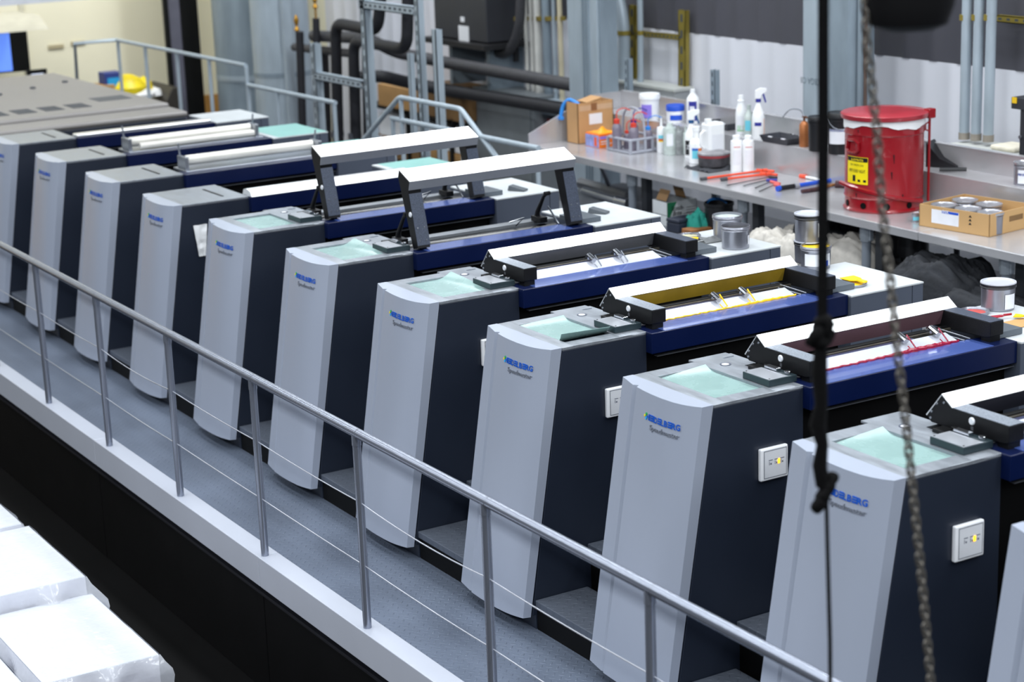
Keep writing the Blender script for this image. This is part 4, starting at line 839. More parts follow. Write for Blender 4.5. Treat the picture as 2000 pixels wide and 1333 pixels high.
bx('jug', P_WHITE, (-.06, .06, -.01, .14, 0, .33), t, .018); bx('label', P_PAPER, (.06, .0612, .01, .12, .05, .24), t); obj('cap', MB().lathe([(.028, .33), (.028, .36)], (0, .02, 0), 14).mesh('cap', P_WHITE), t); obj('handle', MB().tube(bent([(0, -.02, .27), (0, -.055, .25), (0, -.055, .16), (0, -.02, .13)], .03), .010, 8).mesh('handle', P_WHITE), t)
tt, r, h = vessel('ink_pan', 'round ink stained pan with red rim on a dark cloth', 'pan', 1398, 332, BZ, 30, 62, [('pan', mat('pan_grimy', '#3c3b40', 0.5, 0, .5, 18), [(.92, .12), (.97, .15), (1, .72)]), ('rim', mat('rim_red', '#8a3038', 0.4), [(1.02, .70), (1.03, .84), (1.0, .86)]), ('lid', mat('pan_lid', '#8d8c90', 0.5, 0, .4, 12), [(1.03, .86), (1.03, .95), (.9, 1.0), (0, .98)])])
c = base(1398, 334, BZ, 62); t = thing('dark_rag', 'dark cloth folded under the ink pan', 'rag', c); obj('cloth', MB().grid(lambda u, v: Vector(((u - .5) * .32, (v - .5) * .34, .004 + .012 * mnoise.noise(Vector((u * 6, v * 6, 3))) ** 2 * 8)), 14, 14).mesh('cloth', mat('rag_dark', '#33353b', 0.9, 0, .2, 30), solid=.004), t)
for lb, px, py in (('left one of two white bottles with a red line on the bench', 1440, 336), ('right one of two white bottles with a red line on the bench', 1463, 336)):
    tt, r, h = vessel('oblong_bottle', lb, 'bottle', px, py, BZ, 66, 23, [('bottle', P_WHITE, [(.95, 0), (1, .02), (1, .80), (.92, .88), (.5, .90)]), ('cap', P_WHITE, [(.62, .90), (.62, 1.02), (.5, 1.03)])], [(P_RED, .70, .72, .6, 0), (P_PAPER, .2, .62, .7, 0)], 'white bottles with red line')
# tools
RT = mat('tool_red', '#e04a28', 0.4); TK = mat('tool_steel', '#6b6d72', 0.35, 0.8)
def tool(name, label, cat, segs, group='hand tools on the bench'):
    tt = thing(name, label, cat, group=group)
    for pn, mt, pts, r in segs: obj(pn, MB().tube([G(a, b, BZ + zz) for a, b, zz in pts], r, 10).mesh(pn, mt), tt)
    return tt
for lb, o in (('longer red T handle wrench with dark socket, rear one', (1368, 350, 1493, 333, 1478, 332, 1512, 335)), ('red T handle wrench with steel socket, front one', (1408, 351, 1500, 340, 1485, 338, 1518, 342))):
    tool('t_wrench', lb, 'wrench', [('socket', TK, [(o[0], o[1], .013), (o[0] + 12, o[1] - 1.6, .013)], .013), ('shaft', RT, [(o[0] + 10, o[1] - 1.4, .013), (o[2], o[3], .016)], .009), ('grip', RT, [(o[4], o[5], .016), (o[6], o[7], .013)], .010), ('hub', RT, [(o[2] - 4, o[3] + .5, .018), (o[2] + 5, o[3] - .3, .018)], .014)])
for lb, x0, y0, x1, y1, x2, y2, m_ in (('thin screwdriver with black handle, rearmost of the small drivers', 1420, 362, 1503, 346, 1517, 348, P_BLK), ('screwdriver with dark blue handle on the bench', 1452, 363, 1497, 352, 1518, 352, P_NAVY), ('screwdriver with salmon handle, left one', 1475, 367, 1505, 355, 1523, 359, mat('tool_salmon', '#d4605a', 0.4)), ('screwdriver with salmon handle, right one', 1483, 374, 1512, 361, 1523, 362, mat('tool_salmon', '#d4605a', 0.4))):
    tool('screwdriver', lb, 'screwdriver', [('blade', TK, [(x0, y0, .006), (x1, y1, .010)], .004), ('handle', m_, [(x1, y1, .011), (x2, y2, .011)], .011)])
tool('torque_wrench', 'blue and black torque wrench on the bench', 'wrench', [('end_cap', P_BLUE, [(1518, 369, .02), (1523, 368, .02)], .021), ('grip', P_BLK, [(1523, 368, .02), (1556, 363, .02)], .018), ('collar', P_GREY, [(1552, 364, .02), (1560, 363, .02)], .021), ('barrel', P_BLUE, [(1558, 363, .02), (1625, 352, .02)], .016), ('head', TK, [(1625, 352, .02), (1640, 351, .02)], .02)])
tool('ink_brush', 'dark stained brush with brown handle on the bench', 'brush', [('bristles', mat('brush_dark', '#4a3034', 0.8, 0, .4, 40), [(1566, 374, .016), (1605, 368, .016)], [.014, .018]), ('handle', mat('handle_brown', '#8a5a2c', 0.5), [(1605, 368, .012), (1632, 361, .012)], .009)])
tool('ink_brush', 'stained round brush head beside the waste can', 'brush', [('bristles', mat('brush_dark', '#4a3034', 0.8, 0, .4, 40), [(1632, 360, .025), (1655, 362, .02)], [.028, .022]), ('handle', mat('handle_brown', '#8a5a2c', 0.5), [(1612, 363, .015), (1633, 360, .02)], .009)])
tool('felt_marker', 'white marker with red cap on the bench', 'marker', [('barrel', P_WHITE, [(1574, 346, .013), (1605, 352, .013)], .010), ('cap', RT, [(1563, 344, .013), (1575, 346, .013)], .016)])
vessel('plastic_cup', 'white cup with blue print half hidden by the waste can', 'cup', 1664, 381, BZ, 66, 24, [('cup', P_WHITE, [(.8, 0), (.98, .94)]), ('rim', P_WHITE, [(1.02, .94), (1.02, 1.0), (.94, 1.0), (.9, .7)])], [(P_BLUE, .42, .62, .3, -.5), (P_BLUE, .04, .10, .8, 0)])
# red waste can
RED = mat('can_red', '#8c0b18', 0.28, 0.0, .06, 3, coat=.4); c = base(1740, 418, BZ, 150); R0 = S(75.5, c); HC = H(178, c)
t = thing('waste_can', 'round red metal waste can with lid and yellow label on the bench', 'waste can', c)
obj('body', MB().lathe([(R0 * 1.02, 0), (R0 * 1.04, .012), (R0 * .99, .025), (R0 * .99, HC * .135), (R0 * 1.02, HC * .145), (R0, HC * .16), (R0, HC * .80), (R0 * 1.02, HC * .81), (R0 * 1.01, HC * .83), (R0 * 1.0, HC * .95)], n=48).mesh('body', RED), t)
for k_ in range(10):
    a = VA - 1.35 + k_ * .62; q = Vector((math.cos(a), math.sin(a), 0))
    obj('vent_hole', MB().lathe([(.022, 0), (.022, .004)], q * (R0 * .99) + Vector((0, 0, HC * .075)), 12, M=Vector((0, 0, 1)).rotation_difference(q).to_matrix().to_4x4()).mesh('vent_hole', VOID), t)
lid = obj('lid', MB().lathe([(R0 * 1.10, HC * .965), (R0 * 1.115, HC * .98), (R0 * 1.115, HC * 1.01), (R0 * 1.08, HC * 1.02), (R0 * .6, HC * 1.035), (0, HC * 1.04)], n=48).mesh('lid', mat('lid_red', '#a02834', 0.35, 0, .14, 6, coat=.3)), t)
lm = MB(); v = []
for k_ in range(49):
    a = 2 * PI * k_ / 48; dz = .035 + .030 * (.5 + .5 * math.sin(3 * a + VA + 2.0)) + .006 * math.sin(11 * a); v += [(R0 * 1.03 * math.cos(a), R0 * 1.03 * math.sin(a), HC * .97), (R0 * 1.025 * math.cos(a), R0 * 1.025 * math.sin(a), HC * .97 - dz)]
lm.add(v, [(2 * k_, 2 * k_ + 2, 2 * k_ + 3, 2 * k_ + 1) for k_ in range(48)]); obj('bag_liner', lm.mesh('bag_liner', P_WHITE, solid=.002), t, label='white bag liner')
def cylp(a, z, r=1.0): return Vector((R0 * r * math.cos(VA + a), R0 * r * math.sin(VA + a), z))
obj('handle', MB().tube([cylp(a, z, 1.03) for a, z in ((-1.30, HC * .66), (-1.25, HC * .75), (-1.0, HC * .76), (-.87, HC * .73), (-.87, HC * .66), (-.95, HC * .63), (-1.25, HC * .63))], .012, 8, closed=True).mesh('handle', RED), t)
obj('label', arc(MB(), R0 * 1.006, HC * .30, HC * .585, -1.32, -.60).mesh('label', mat('label_yellow', '#f2dc0c', 0.45)), t, label='yellow warning label'); lbl = t.children[-1]
obj('label_header', arc(MB(), R0 * 1.008, HC * .535, HC * .58, -1.31, -.61).mesh('label_header', P_BLK), lbl)
YL = mat('label_yellow', '#f2dc0c', 0.45); text_cyl('lettering', 'JUSTRITE', R0 * .42, HC * .03, R0 * 1.011, HC * .543, YL, lbl, .02, -.94); text_cyl('lettering', 'OILY WASTE CAN', R0 * .45, HC * .028, R0 * 1.011, HC * .49, P_BLK, lbl, 0, -.95); text_cyl('lettering', 'EMPTY EVERY NIGHT', R0 * .56, HC * .05, R0 * 1.011, HC * .42, P_BLK, lbl, 0, -.95)
pm = MB(); arc(pm, R0 * 1.009, HC * .325, HC * .39, -1.08, -.98); arc(pm, R0 * 1.009, HC * .325, HC * .35, -.90, -.82); arc(pm, R0 * 1.009, HC * .325, HC * .35, -.73, -.65); obj('pictograms', pm.mesh('pictograms', P_BLK), lbl)
obj('foot_pedal', MB().tube([cylp(a, z, r_) for a, z, r_ in ((-1.55, HC * .28, 1.12), (-1.1, HC * .265, 1.06), (-.6, HC * .235, 1.04), (-.1, HC * .19, 1.04), (.4, HC * .14, 1.05), (.9, HC * .10, 1.08))], .016, 6).mesh('foot_pedal', RED), t)
obj('lift_rod', MB().tube([cylp(1.42, HC * .06, 1.13), cylp(1.42, HC * .97, 1.13)], .009, 8).tube([cylp(1.42, HC * .80, 1.13), cylp(1.36, HC * .82, 1.03), cylp(1.36, HC * .88, 1.03), cylp(1.42, HC * .90, 1.13)], .006, 6).mesh('lift_rod', RED), t); hp_ = cylp(1.42, HC * .985, 1.13)
obj('hinge', MB().box(hp_.x - .03, hp_.x + .03, hp_.y - .03, hp_.y + .03, hp_.z - .03, hp_.z + .035).mesh('hinge', RED, .006), t)
for a, z, l in ((-.9, .87, .03), (-.5, .83, .03), (.05, .62, .06), (.0, .44, .05), (.3, .2, .05), (-.95, .2, .03)): obj('scuff', MB().tube([cylp(a, HC * z, 1.0), cylp(a + .01, HC * z - l, 1.0)], [.006, .002], 6).mesh('scuff', mat('scuff_dark', '#3a0a10', 0.5)), t)
# tray of ink cans
CANM = mat('tin', '#9a9ca6', 0.3, 0.75, .08, 8); CANL = mat('tin_lid', '#c4c5cb', 0.28, 0.75, .05, 8); CANR = mat('tin_rim', '#202228', 0.4)
def can(label, c, r, h, lid=True, rimdark=False, paint=None, lab=None, name='ink_can', cat='can', group=None, z=None):
    tt = thing(name, label, cat, c, 0, group)
    obj('tin', MB().lathe([(r * .93, 0), (r * .95, .006), (r * .94, .012), (r * .97, h * .80), (r * .99, h * .82), (r * .97, h * .86)], n=28).mesh('tin', CANM), tt)
    if lid: 
        if rimdark: obj('rim', MB().lathe([(r, h * .80), (r * 1.03, h * .83), (r * 1.0, h * .87), (r * 1.03, h * .91), (r * 1.03, h * .96)], n=28).mesh('rim', CANR), tt)
        obj('lid', MB().lathe([(r * 1.02, h * .90), (r * 1.03, h * .95), (r * 1.01, h), (r * .93, h), (r * .90, h * .965), (0, h * .96)], n=28).mesh('lid', mat('lid_white', '#c9ccd6', 0.35, .3) if rimdark else CANL), tt)
    else:
        obj('rim', MB().lathe([(r * .97, h * .85), (r * 1.02, h * .88), (r * 1.02, h * .93), (r, h * .95), (r * 1.02, h * .97), (r * 1.0, h), (r * .95, h), (r * .94, h * .86)], n=28).mesh('rim', CANM), tt)
        obj('ink', MB().lathe([(r * .95, h * .87), (r * .94, h * .90), (0, h * .88)], n=24).mesh('ink', paint or P_BLK), tt)
    if lab:
        for mt, z0, z1, ha, of in lab: obj('label', arc(MB(), r * .985, z0 * h, z1 * h, of - ha, of + ha).mesh('label', mt), tt)
    return tt
zt = BZ + .145; a = G(1932, 464, BZ); b_ = G(1795, 441, BZ); LXb = (a - b_).length; LYb = .46; TRZ = math.atan2(a.y - b_.y, a.x - b_.x)
t = thing('cardboard_tray', 'low cardboard tray holding ink cans beside the red waste can', 'box', (a.x, a.y, BZ), TRZ); TB = mat('tray_kraft', '#c09a68', 0.7, 0, .04, 5)
m = MB(); tk = .006
m.box(-LXb, 0, 0, LYb, 0, .004).box(-LXb, 0, 0, tk, 0, .145).box(-LXb, 0, LYb - tk, LYb, 0, .145).box(-LXb, -LXb + tk, 0, LYb, 0, .145).box(-tk, 0, 0, LYb, 0, .145); obj('carton', m.mesh('carton', TB), t)
bx('label', P_PAPER, (-LXb * .82, -LXb * .43, -.001, 0, .035, .125), t); bx('label_header', P_BLUE, (-LXb * .67, -LXb * .435, -.0018, -.001, .108, .124), t); text_on('lettering', 'INX', .05, P_PAPER, t, (-LXb * .66, -.002, .110), (1, 0, 0), (0, 0, 1), .02)
for k_ in range(3): obj('arrow_mark', MB().prism([(-.012, 0), (.012, 0), (0, .016)], 'y', -.0012, 0).mesh('arrow_mark', P_BLK), t, (-LXb * .27, 0, .06 + .024 * k_))
obj('hand_hole', MB().box(0, .001, .20, .34, .07, .105).mesh('hand_hole', CARDD, .0003), t)
for lb, zx, zy in (('ink can at the front left of the cardboard tray', 1360, 1005), ('ink can at the rear of the cardboard tray', 1525, 968), ('ink can in the middle of the cardboard tray', 1550, 1035), ('ink can at the right rear of the cardboard tray', 1715, 1000), ('ink can at the front right of the cardboard tray', 1725, 1065)):
    c = G(1500 + .25 * zx, 150 + .25 * zy, BZ + .140) + Vector((-.02, .035, 0)); can(lb, Vector((c.x, c.y, BZ + .005)), .084, .136, group='ink cans in the cardboard tray')
c = base(1853, 400, BZ, 55); can('ink can standing behind the cardboard tray', c, .10, .10)
c = base(1789, 434, BZ, 10); can('tiny tin against the left side of the cardboard tray', c, .028, .06, lab=[(P_CYAN, .2, .6, .8, 0)])
c = base(2004, 362, SZ, 22); can('ink can with white label at the right edge of the shelf', c, .075, .15, lab=[(P_PAPER, .1, .7, .9, 0), (P_BLUE, .45, .55, .9, 0)])
t = thing('black_dustpan', 'black dustpan lying behind the red waste can', 'dustpan'); c = G(1838, 328, SZ)
obj('pan', MB().prism([(0, 0), (.22, 0), (.22, .015), (.1, .06), (0, .17)], 'y', 0, .18).mesh('pan', P_BLK), t, (c.x - .1, c.y - .05, SZ), (0, 0, .5)); obj('handle', MB().tube([G(1835, 331, SZ + .02), G(1888, 331, SZ + .02)], .014, 8).mesh('handle', P_BLK), t)

# ------------------------------------------------------------ things on the rear boxes of the press
RZB = 1.402
def onrear(px, py, wpx): return base(px, py, RZB, wpx)
c = onrear(1424, 472, 58); can('open silver ink can, rear one of the pair on the grey press box', c, S(29, c), H(46, c), False, paint=P_CLEAR)
c = onrear(1440, 489, 57); can('open silver ink can with black ink, front one of the pair', c, S(28.5, c), H(42, c), False, lab=[(P_PAPER, .2, .6, .12, 1.0)])
def dish(label, px, py, wpx, paint):
    c = onrear(px, py, wpx); tt = thing('can_lid', label, 'lid', c, 0, 'upturned can lids'); r = S(wpx / 2, c)
    obj('disc', MB().lathe([(r, 0), (r * 1.02, .012), (r * .98, .013), (r * .93, .004), (0, .003)], n=28).mesh('disc', CANM), tt); obj('ink_smear', MB().lathe([(r * .75, .0045), (0, .006)], n=14).mesh('ink_smear', paint), tt); return tt, c, r
def scraper(label, px0, py0, px1, py1, wpx, mt, zoff=.02, name='ink_scraper'):
    a = G(px0, py0, RZB + zoff); b2 = G(px1, py1, RZB + zoff * .5); d = (b2 - a); l = d.length; tt = thing(name, label, 'scraper', a, math.atan2(d.y, d.x)); w_ = S(wpx, a)
    obj('blade', MB().prism([(-.01, -w_ * .5), (l * .45, -w_ * .42), (l * .62, -w_ * .13), (l * .62, w_ * .13), (l * .45, w_ * .42), (-.01, w_ * .5)], 'z', 0, .006).mesh('blade', mt, .001), tt); obj('handle', MB().prism([(l * .60, -w_ * .14), (l, -w_ * .17), (l * 1.03, 0), (l, w_ * .17), (l * .60, w_ * .14)], 'z', 0, .010).mesh('handle', mt, .002), tt); return tt
dish('upturned tin lid with yellowish residue near the pair of silver cans', 1347, 468, 48, mat('smear_pale', '#c9c4a0', 0.4)); scraper('grey metal scraper lying on the tin lid by the silver cans', 1362, 457, 1338, 462, 16, STEEL, .025)
t = thing('grey_rag', 'dark grey crumpled cloth beside the front silver can', 'rag', onrear(1392, 474, 30)); obj('cloth', MB().grid(lambda u, v: Vector(((u - .5) * .10, (v - .5) * .16, .004 + .035 * max(0, 1 - (2 * u - 1) ** 2) * (.6 + .5 * mnoise.noise(Vector((u * 5, v * 5, 9)))))), 10, 12).mesh('cloth', mat('rag_grey', '#6d7072', 0.85), solid=.003), t)
t = thing('yellow_clip', 'small yellow clip beside the tin lid', 'clip', G(1354, 468, RZB)); bx('clip_body', P_YEL, (-.02, .02, -.03, .03, 0, .012), t, .003)
# stack on the yellow unit
c = onrear(1598, 528, 60); r = S(30, c); hc = H(42, c)
can('open can with yellow paint at the bottom of the can stack', c, r, hc, False, paint=P_YEL, lab=[(P_PAPER, .15, .7, .95, 0), (P_BLUE, .15, .4, .3, .45)])
c2 = c + Vector((-.13, .06, 0)); can('silver can with dark rim in the middle of the can stack behind the yellow one', c2, r * .98, hc * 1.0, True, True)
c3 = c2 + Vector((.0, .0, hc * .965)); can('silver can with white lid on top of the can stack', c3, r * .97, H(54, c), True, True, lab=[(P_PAPER, .2, .7, .4, .9)])
tt, c, r = dish('upturned lid smeared with yellow ink', 1668, 563, 60, P_YEL); scraper('yellow plastic ink scraper lying on the yellow lid', 1656, 543, 1690, 556, 34, P_YEL, .018)
# magenta unit
c = onrear(1957, 610, 68); can('silver ink can with white lid and white label, nearest one', c, S(34, c), H(52, c), True, True, lab=[(P_PAPER, .08, .62, .38, .55)])
dish('upturned lid with red smear beside the nearest silver can', 1910, 618, 58, mat('smear_red', '#c24a44', 0.4)); scraper('dark red ink scraper at the right edge', 1938, 621, 1975, 618, 14, mat('scraper_red', '#a01c30', 0.35), .012); scraper('yellow ink scraper at the right edge', 1985, 618, 2008, 622, 22, P_YEL, .012)
t = thing('tan_card', 'tan card strip at the right edge on the press box', 'card', G(1992, 632, RZB)); bx('card', CARD, (-.06, .06, -.08, .08, 0, .003), t)
for lb, px, py in (('dark wedge scraper on the farther white box top', 1010, 372), ('dark wedge scraper on the nearer white box top', 1168, 416)):
    c = G(px, py, RZB); t = thing('wedge_scraper', lb, 'scraper', c, .5, 'dark wedge scrapers'); obj('wedge', MB().prism([(-.06, 0), (.07, 0), (.07, .012), (-.05, .035)], 'y', -.03, .03).mesh('wedge', mat('wedge_grey', '#565c62', 0.45), .002), t)
t = thing('white_rag', 'white rag hung on the side of the charcoal press casing', 'rag', (-7.196, .12, 1.03)); obj('cloth', MB().grid(lambda u, v: Vector((.006 + .012 * mnoise.noise(Vector((u * 4, v * 6, 1))), (u - .5) * .10 * (1 - .5 * (1 - v)), .22 * v)), 6, 12).mesh('cloth', P_WHITE, solid=.003), t)

# ------------------------------------------------------------ under the bench
DZ = .80
def heap(name, label, cat, px, py, rx, ry, hh, mt, seed, rz=0.0, rough=.5, part='cloth'):
    c = G(px, py, DZ); tt = thing(name, label, cat, c, rz); n_ = 56
    def fn(u, v):
        x = (u - .5) * 2; y = (v - .5) * 2; q = max(0, 1 - (abs(x) ** 2.6 + abs(y) ** 2.6)); f = mnoise.noise(Vector((x * 2.2 + seed, y * 2.2, seed))); g = abs(mnoise.noise(Vector((x * 4 + seed + f * 2, y * 7, seed * 2.0)))) + .2 * abs(mnoise.noise(Vector((x * 11 + f * 3, y * 13 + seed, seed))))
        return Vector((x * rx * (1 + .12 * f), y * ry * (1 + .12 * f), hh * (q ** .38) * (1 + .7 * rough * f - .5 * rough * g)))
    obj(part, MB().grid(fn, n_, n_).mesh(part, mt, smooth=80), tt); return tt
a = G(1304, 443, DZ); t = thing('scrub_pad_box', 'open white and green scrub pad carton under the bench', 'box', (a.x, a.y, DZ), .0); SB = mat('carton_print', '#c3c7ca', 0.5)
w_, d_, h_ = .20, .28, .185; m = MB()
for q in ((-w_, -w_ + .005, 0, d_), (-.005, 0, 0, d_), (-w_, 0, 0, .005), (-w_, 0, d_ - .005, d_)): m.box(q[0], q[1], q[2], q[3], 0, h_)
m.box(-w_, 0, 0, d_, .08, .084); obj('carton', m.mesh('carton', SB), t); obj('green_print', MB().prism([(.0, .03), (.09, .185), (.0, .185)], 'x', 0, .001).mesh('green_print', mat('print_green', '#1d6e4a', 0.5)), t)
text_on('lettering', 'Scotch-', .12, P_BLK, t, (.0015, .035, .118), (0, 1, 0), (0, .04, 1), .02, shear=.2, hscale=.05); text_on('lettering', 'Brite', .085, P_BLK, t, (.0015, .05, .078), (0, 1, 0), (0, .04, 1), .02, shear=.2, hscale=.05)
for k_ in range(4): bx('print_lines', mat('print_grey', '#6a6d70', 0.5), (0, .001, .18, .265, .065 + .02 * k_, .071 + .02 * k_), t)
for y_, an in ((.03, -.5), (.22, .35)): obj('flap', MB().box(-.19, -.06, 0, .004, 0, .09).mesh('flap', CARDD), t, (0, y_, h_), (an, 0, 0))
a = G(1345, 452, DZ); t = thing('navy_case', 'dark navy plastic case before the scrub pad carton', 'case', (a.x, a.y, DZ), .1); bx('case_body', mat('case_navy', '#1e2434', 0.5), (-.12, .02, -.12, .07, 0, .075), t, .008); bx('case_lid', mat('case_navy', '#1e2434', 0.5), (-.122, .022, -.122, .072, .078, .105), t, .008)
heap('green_rag', 'teal green rag beside the black bucket under the bench', 'rag', 1362, 452, .10, .09, .15, mat('rag_teal', '#1b8a7c', 0.8), 2.2)
t = thing('wood_block', 'brown wooden block below the teal rag', 'block', G(1372, 456, DZ)); bx('block', mat('wood_brown', '#8a5a32', 0.6, 0, .15, 8, (1, 6, 1)), (-.06, .06, -.15, .12, 0, .05), t, .004)
c = base(1408, 458, DZ, 58); r = S(29, c); t = thing('black_bucket', 'open black bucket with a blue handle under the bench', 'bucket', c)
obj('tub', MB().lathe([(r * .88, 0), (r * .96, .20), (r * 1.02, .205), (r * 1.02, .225), (r * .95, .226), (r * .85, .02), (0, .02)], n=24).mesh('tub', P_BLK), t); obj('handle', MB().tube([(r * 1.02 * math.cos(a), r * 1.02 * math.sin(a), .20 + .03 * math.sin((a - 1.9) * 1.8)) for a in [1.9 + .2 * q for q in range(9)]], .012, 8).mesh('handle', P_LBLUE), t)
t = thing('chrome_pipe', 'chrome pipe assembly lying behind the press under the bench', 'pipe'); obj('run', MB().tube([G(1140, 372, DZ + .05), G(1215, 395, DZ + .05)], .03, 12).mesh('run', STEEL), t); obj('fitting', MB().tube([G(1205, 392, DZ + .05), G(1228, 398, DZ + .05)], .042, 12).mesh('fitting', CHROME), t); obj('tray', MB().tube([G(1135, 358, DZ + .02), G(1230, 383, DZ + .02)], .05, 10).mesh('tray', STAIND), t)
WR = mat('rag_white', '#b9b5ae', 0.9, 0, .12, 20, bump=.5, bs=25); BR = mat('rag_black', '#1d2026', 0.85, 0, .2, 20, bump=.6, bs=25)
heap('white_rags', 'crumpled white rags under the bench, left heap', 'rags', 1525, 500, .28, .20, .20, WR, 1.1, .2, .7); heap('white_rags', 'crumpled white rags right of the can stack under the bench', 'rags', 1665, 510, .30, .18, .17, WR, 4.7, .2, .7)
heap('black_bag', 'black plastic bag between the white rags and the can stack', 'bag', 1585, 498, .16, .16, .24, BR, 7.3, .2, .7); heap('black_cloth', 'heap of folded black cloth under the bench', 'cloth', 1838, 572, .36, .26, .25, BR, 3.1, .25, .55); heap('black_cloth', 'flat black cloth at the right of the black heap', 'cloth', 1925, 600, .32, .16, .10, BR, 9.4, .2, .6)
heap('black_bag', 'dark plastic bag under the bench behind the rags', 'bag', 1665, 482, .25, .16, .22, BR, 5.9, .2, .6)
t = thing('wall_heater', 'pale metal cabinet standing against the wall under the bench', 'cabinet'); bx('casing', mat('under_pale', '#a9abae', 0.5), (-4.1, -2.6, 4.78, 4.94, 0, 1.1), t); bx('door', mat('under_pale', '#a9abae', 0.5), (-4.0, -3.4, 4.765, 4.78, .2, 1.05), t, .003); bx('door', mat('under_pale', '#a9abae', 0.5), (-3.36, -2.7, 4.765, 4.78, .2, 1.05), t, .003)
t = thing('pump_unit', 'black pump unit with pipes under the right of the bench', 'pump'); c = G(1805, 520, DZ)
obj('motor', MB().lathe([(.08, 0), (.08, .05), (.11, .06), (.11, .2), (.07, .22), (.07, .32)], (c.x - .1, 4.3, DZ), 16).mesh('motor', P_BLK), t); bx('mount', P_BLK, (c.x - .55, c.x - .3, 4.2, 4.4, DZ, DZ + .33), t, .01)

# ------------------------------------------------------------ wrapped paper stacks in the lower left
PAP = mat('paper_stack', '#bfc3cc', 0.55, 0, .03, 4); PAPS = mat('paper_edge', '#c9cad6', 0.6, 0, .10, 60, (.02, .02, 3))
FILM = mat('plastic_film', '#e8ecf4', 0.12, 0, .03, 9, alpha=.42, bump=.8, bs=11, spec=.8)
def paper(label, x0, x1, y0, y1, zt_, seed):
    tt = thing('paper_stack', label, 'paper stack', ((x0 + x1) / 2, (y0 + y1) / 2, -.72), 0, 'wrapped paper stacks'); w2 = (x1 - x0) / 2; d2 = (y1 - y0) / 2; hh = zt_ + .72
    obj('sheets', MB().mat(0).box(-w2, w2, -d2, d2, hh - .004, hh).mat(1).box(-w2, w2, -d2, d2, .12, hh - .004).mesh('sheets', [PAP, PAPS], .0015), tt)
    pm_ = MB()
    for q in range(5): pm_.box(-w2, w2, -d2 + q * d2 * .46, -d2 + q * d2 * .46 + .09, .10, .12)
    for q in (-w2, -.05, w2 - .1): pm_.box(q, q + .1, -d2, d2, 0, .10)
    obj('pallet', pm_.mesh('pallet', mat('pallet_wood', '#6b5a44', 0.7)), tt)
    nu, nv = 64, 14; v = []
    for j in range(nv + 1):
        for i_ in range(nu):
            a = 2 * PI * i_ / nu; ca, sa = math.cos(a), math.sin(a); k_ = 1 / max(abs(ca), abs(sa)); x = ca * k_; y = sa * k_
            t_ = j / nv; f = mnoise.noise(Vector((x * 2.5 + seed, y * 2.5, t_ * 3 + seed))); g = mnoise.noise(Vector((x * 7 + seed, y * 7, t_ * 7)))
            bul = .006 + (.085 * max(0, f + .30) + .015 * abs(g)) * min(1, t_ * 6)
            v.append((x * (w2 + bul * abs(x) ** 6), y * (d2 + bul * abs(y) ** 6), hh + .003 - t_ * (hh - .25)))
    fs = [(j * nu + i_, j * nu + (i_ + 1) % nu, (j + 1) * nu + (i_ + 1) % nu, (j + 1) * nu + i_) for j in range(nv) for i_ in range(nu)]
    obj('wrap_film', MB().add(v, fs).mesh('wrap_film', FILM, smooth=50), tt, label='loose clear plastic film')
    def top(u, w_):
        x = (u - .5) * 2; y = (w_ - .5) * 2; return Vector((x * w2, y * d2, hh + .003 + .010 * max(0, mnoise.noise(Vector((x * 1.5 + y * 2 + seed, y * 3, seed)))) * (1 - x ** 8) * (1 - y ** 8)))
    obj('top_film', MB().grid(top, 24, 18).mesh('top_film', FILM, smooth=60), tt, label='clear plastic film over the top')
paper('nearest wrapped stack of white paper in the lower left corner', -4.18, -3.22, -2.42, -1.845, 0.0, 1.3)
paper('middle wrapped stack of white paper at the left edge', -5.16, -4.21, -2.45, -1.86, .09, 5.1)
paper('farthest wrapped stack of white paper at the left edge', -6.2, -5.22, -2.47, -1.88, .09, 8.4)
paper('wrapped stack of white paper cut off by the bottom left corner', -4.1, -3.15, -3.05, -2.47, -.05, 3.6)

# ------------------------------------------------------------ hoist, chain and strap hanging in front
def HP(px, py, D):
    d = ray(px, py); return CAM + d * (D / d.dot(HF))
D0 = 5.0
t = thing('hoist_block', 'black hoist block at the top of the picture', 'hoist', HP(1778, -30, D0)); 
obj('casing', MB().loft([[Vector((math.cos(2 * PI * k_ / 20) * .115 * s_, math.sin(2 * PI * k_ / 20) * .08 * s_, z_)) for k_ in range(20)] for s_, z_ in ((.55, -.115), (.85, -.10), (1, -.05), (1, .35), (.8, .42))]).mesh('casing', mat('hoist_black', '#040406', 0.6, spec=.2)), t, rot=(0, 0, VA + PI / 2)); obj('hook_ring', MB().lathe([(.05, .42), (.05, .50), (.012, .52), (.012, 2.6)], n=14).mesh('hook_ring', BLACK), t)
CH = mat('chain_steel', '#625e58', 0.45, 0.6, .2, 60)
lp = [Vector((math.cos(a) * .0115, 0, math.sin(a) * .0115 + (.0085 if math.sin(a) >= 0 else -.0085))) for a in [2 * PI * k_ / 14 for k_ in range(14)]]
link_me = MB().tube(lp, .0038, 6, closed=True).mesh('link', CH, smooth=80)
t = thing('hoist_chain', 'steel link chain hanging from the black hoist block', 'chain', HP(1690, -20, D0))
cp = [(1688, -30), (1695, 100), (1712, 250), (1722, 400), (1738, 540), (1752, 680), (1770, 830), (1785, 980), (1803, 1160), (1822, 1380)]
W3 = [HP(a, b, D0) for a, b in cp]; pos = []; acc = 0; step = .0262; org = t.location.copy()
for a, b in zip(W3, W3[1:]):
    l = (b - a).length
    while acc < l: pos.append((a + (b - a) * (acc / l), (b - a).normalized())); acc += step
    acc -= l
for k_, (p, d) in enumerate(pos):
    q = Vector((0, 0, -1)).rotation_difference(d); e = (q @ Matrix.Rotation(VA + PI / 2 + (PI / 2 if k_ % 2 else 0) + .35, 4, 'Z').to_quaternion()).to_euler()
    obj('link', link_me, t, p - org, e)
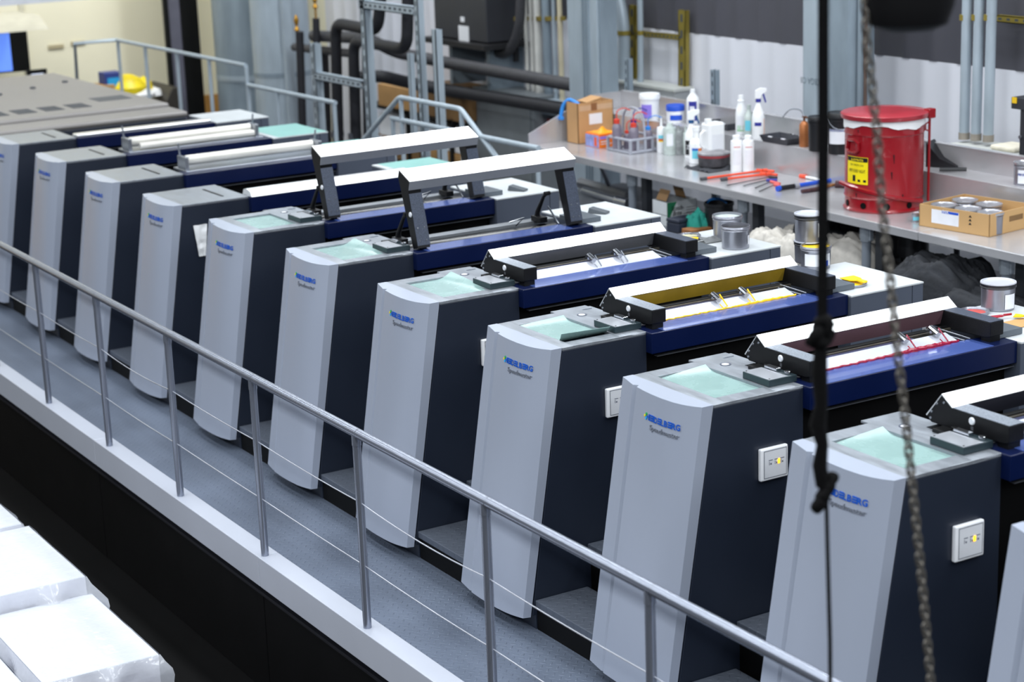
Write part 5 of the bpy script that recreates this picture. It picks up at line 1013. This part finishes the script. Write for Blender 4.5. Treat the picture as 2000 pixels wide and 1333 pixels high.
STRAP = mat('strap_black', '#030304', 0.85, 0, .3, 60, bump=.4, bs=120, spec=.15)
t = thing('hanging_strap', 'black webbing strap with knots hanging in front of the press', 'strap', HP(1608, -20, D0)); org = t.location.copy()
hr = Vector((-HF.y, HF.x, 0)) * -1
def ribbon(pix, hw, th=.004):
    rings = []
    for (a, b), w_ in zip(pix, hw):
        p = HP(a, b, D0) - org; ww = S(w_, HP(a, b, D0)); e = HF * th
        rings.append([p - hr * ww - e, p + hr * ww - e, p + hr * ww + e, p - hr * ww + e])
    return MB().loft(rings)
obj('webbing', ribbon([(1610, -1900), (1608, -20), (1608, 300), (1606, 600), (1606, 630)], [10.5, 10.5, 10.5, 10, 9]).mesh('webbing', STRAP), t)
def knot(px, py, w_, h_, seed):
    p = HP(px, py, D0) - org; r1 = S(w_ / 2, p + org); r2 = S(h_ / 2, p + org); pts = []; rs = []
    for q in range(40):
        a = 2 * PI * q / 40; k3 = (2 + math.cos(3 * a + seed)) / 3
        pts.append(p + hr * (math.cos(2 * a) * k3 * r1 * .62) + HF * (math.sin(3 * a + seed) * r1 * .35) + Vector((0, 0, math.sin(2 * a + .4 * seed) * k3 * r2 * .72))); rs.append(r1 * (.36 + .10 * math.sin(5 * a + seed)))
    return MB().tube(pts, rs, 8, closed=True)
obj('knot', knot(1606, 652, 62, 78, 1.0).mesh('knot', STRAP, smooth=70), t); obj('knot', knot(1586, 664, 30, 30, 2.0).mesh('knot', STRAP, smooth=70), t)
pts = [(1604, 675), (1600, 730), (1604, 790), (1597, 830), (1606, 870), (1601, 910), (1606, 950)]
obj('twisted_webbing', MB().tube([HP(a, b, D0) - org for a, b in pts], [S(n_, HP(1600, 800, D0)) for n_ in (12, 16, 13, 17, 12, 15, 13)], 8).mesh('twisted_webbing', STRAP, smooth=70), t)
obj('knot', knot(1611, 962, 62, 88, 4.0).mesh('knot', STRAP, smooth=70), t)
obj('cord', MB().tube([HP(a, b, D0) - org for a, b in ((1614, 980), (1617, 1100), (1621, 1250), (1622, 1400))], S(4.2, HP(1617, 1100, D0)), 8).mesh('cord', STRAP), t)
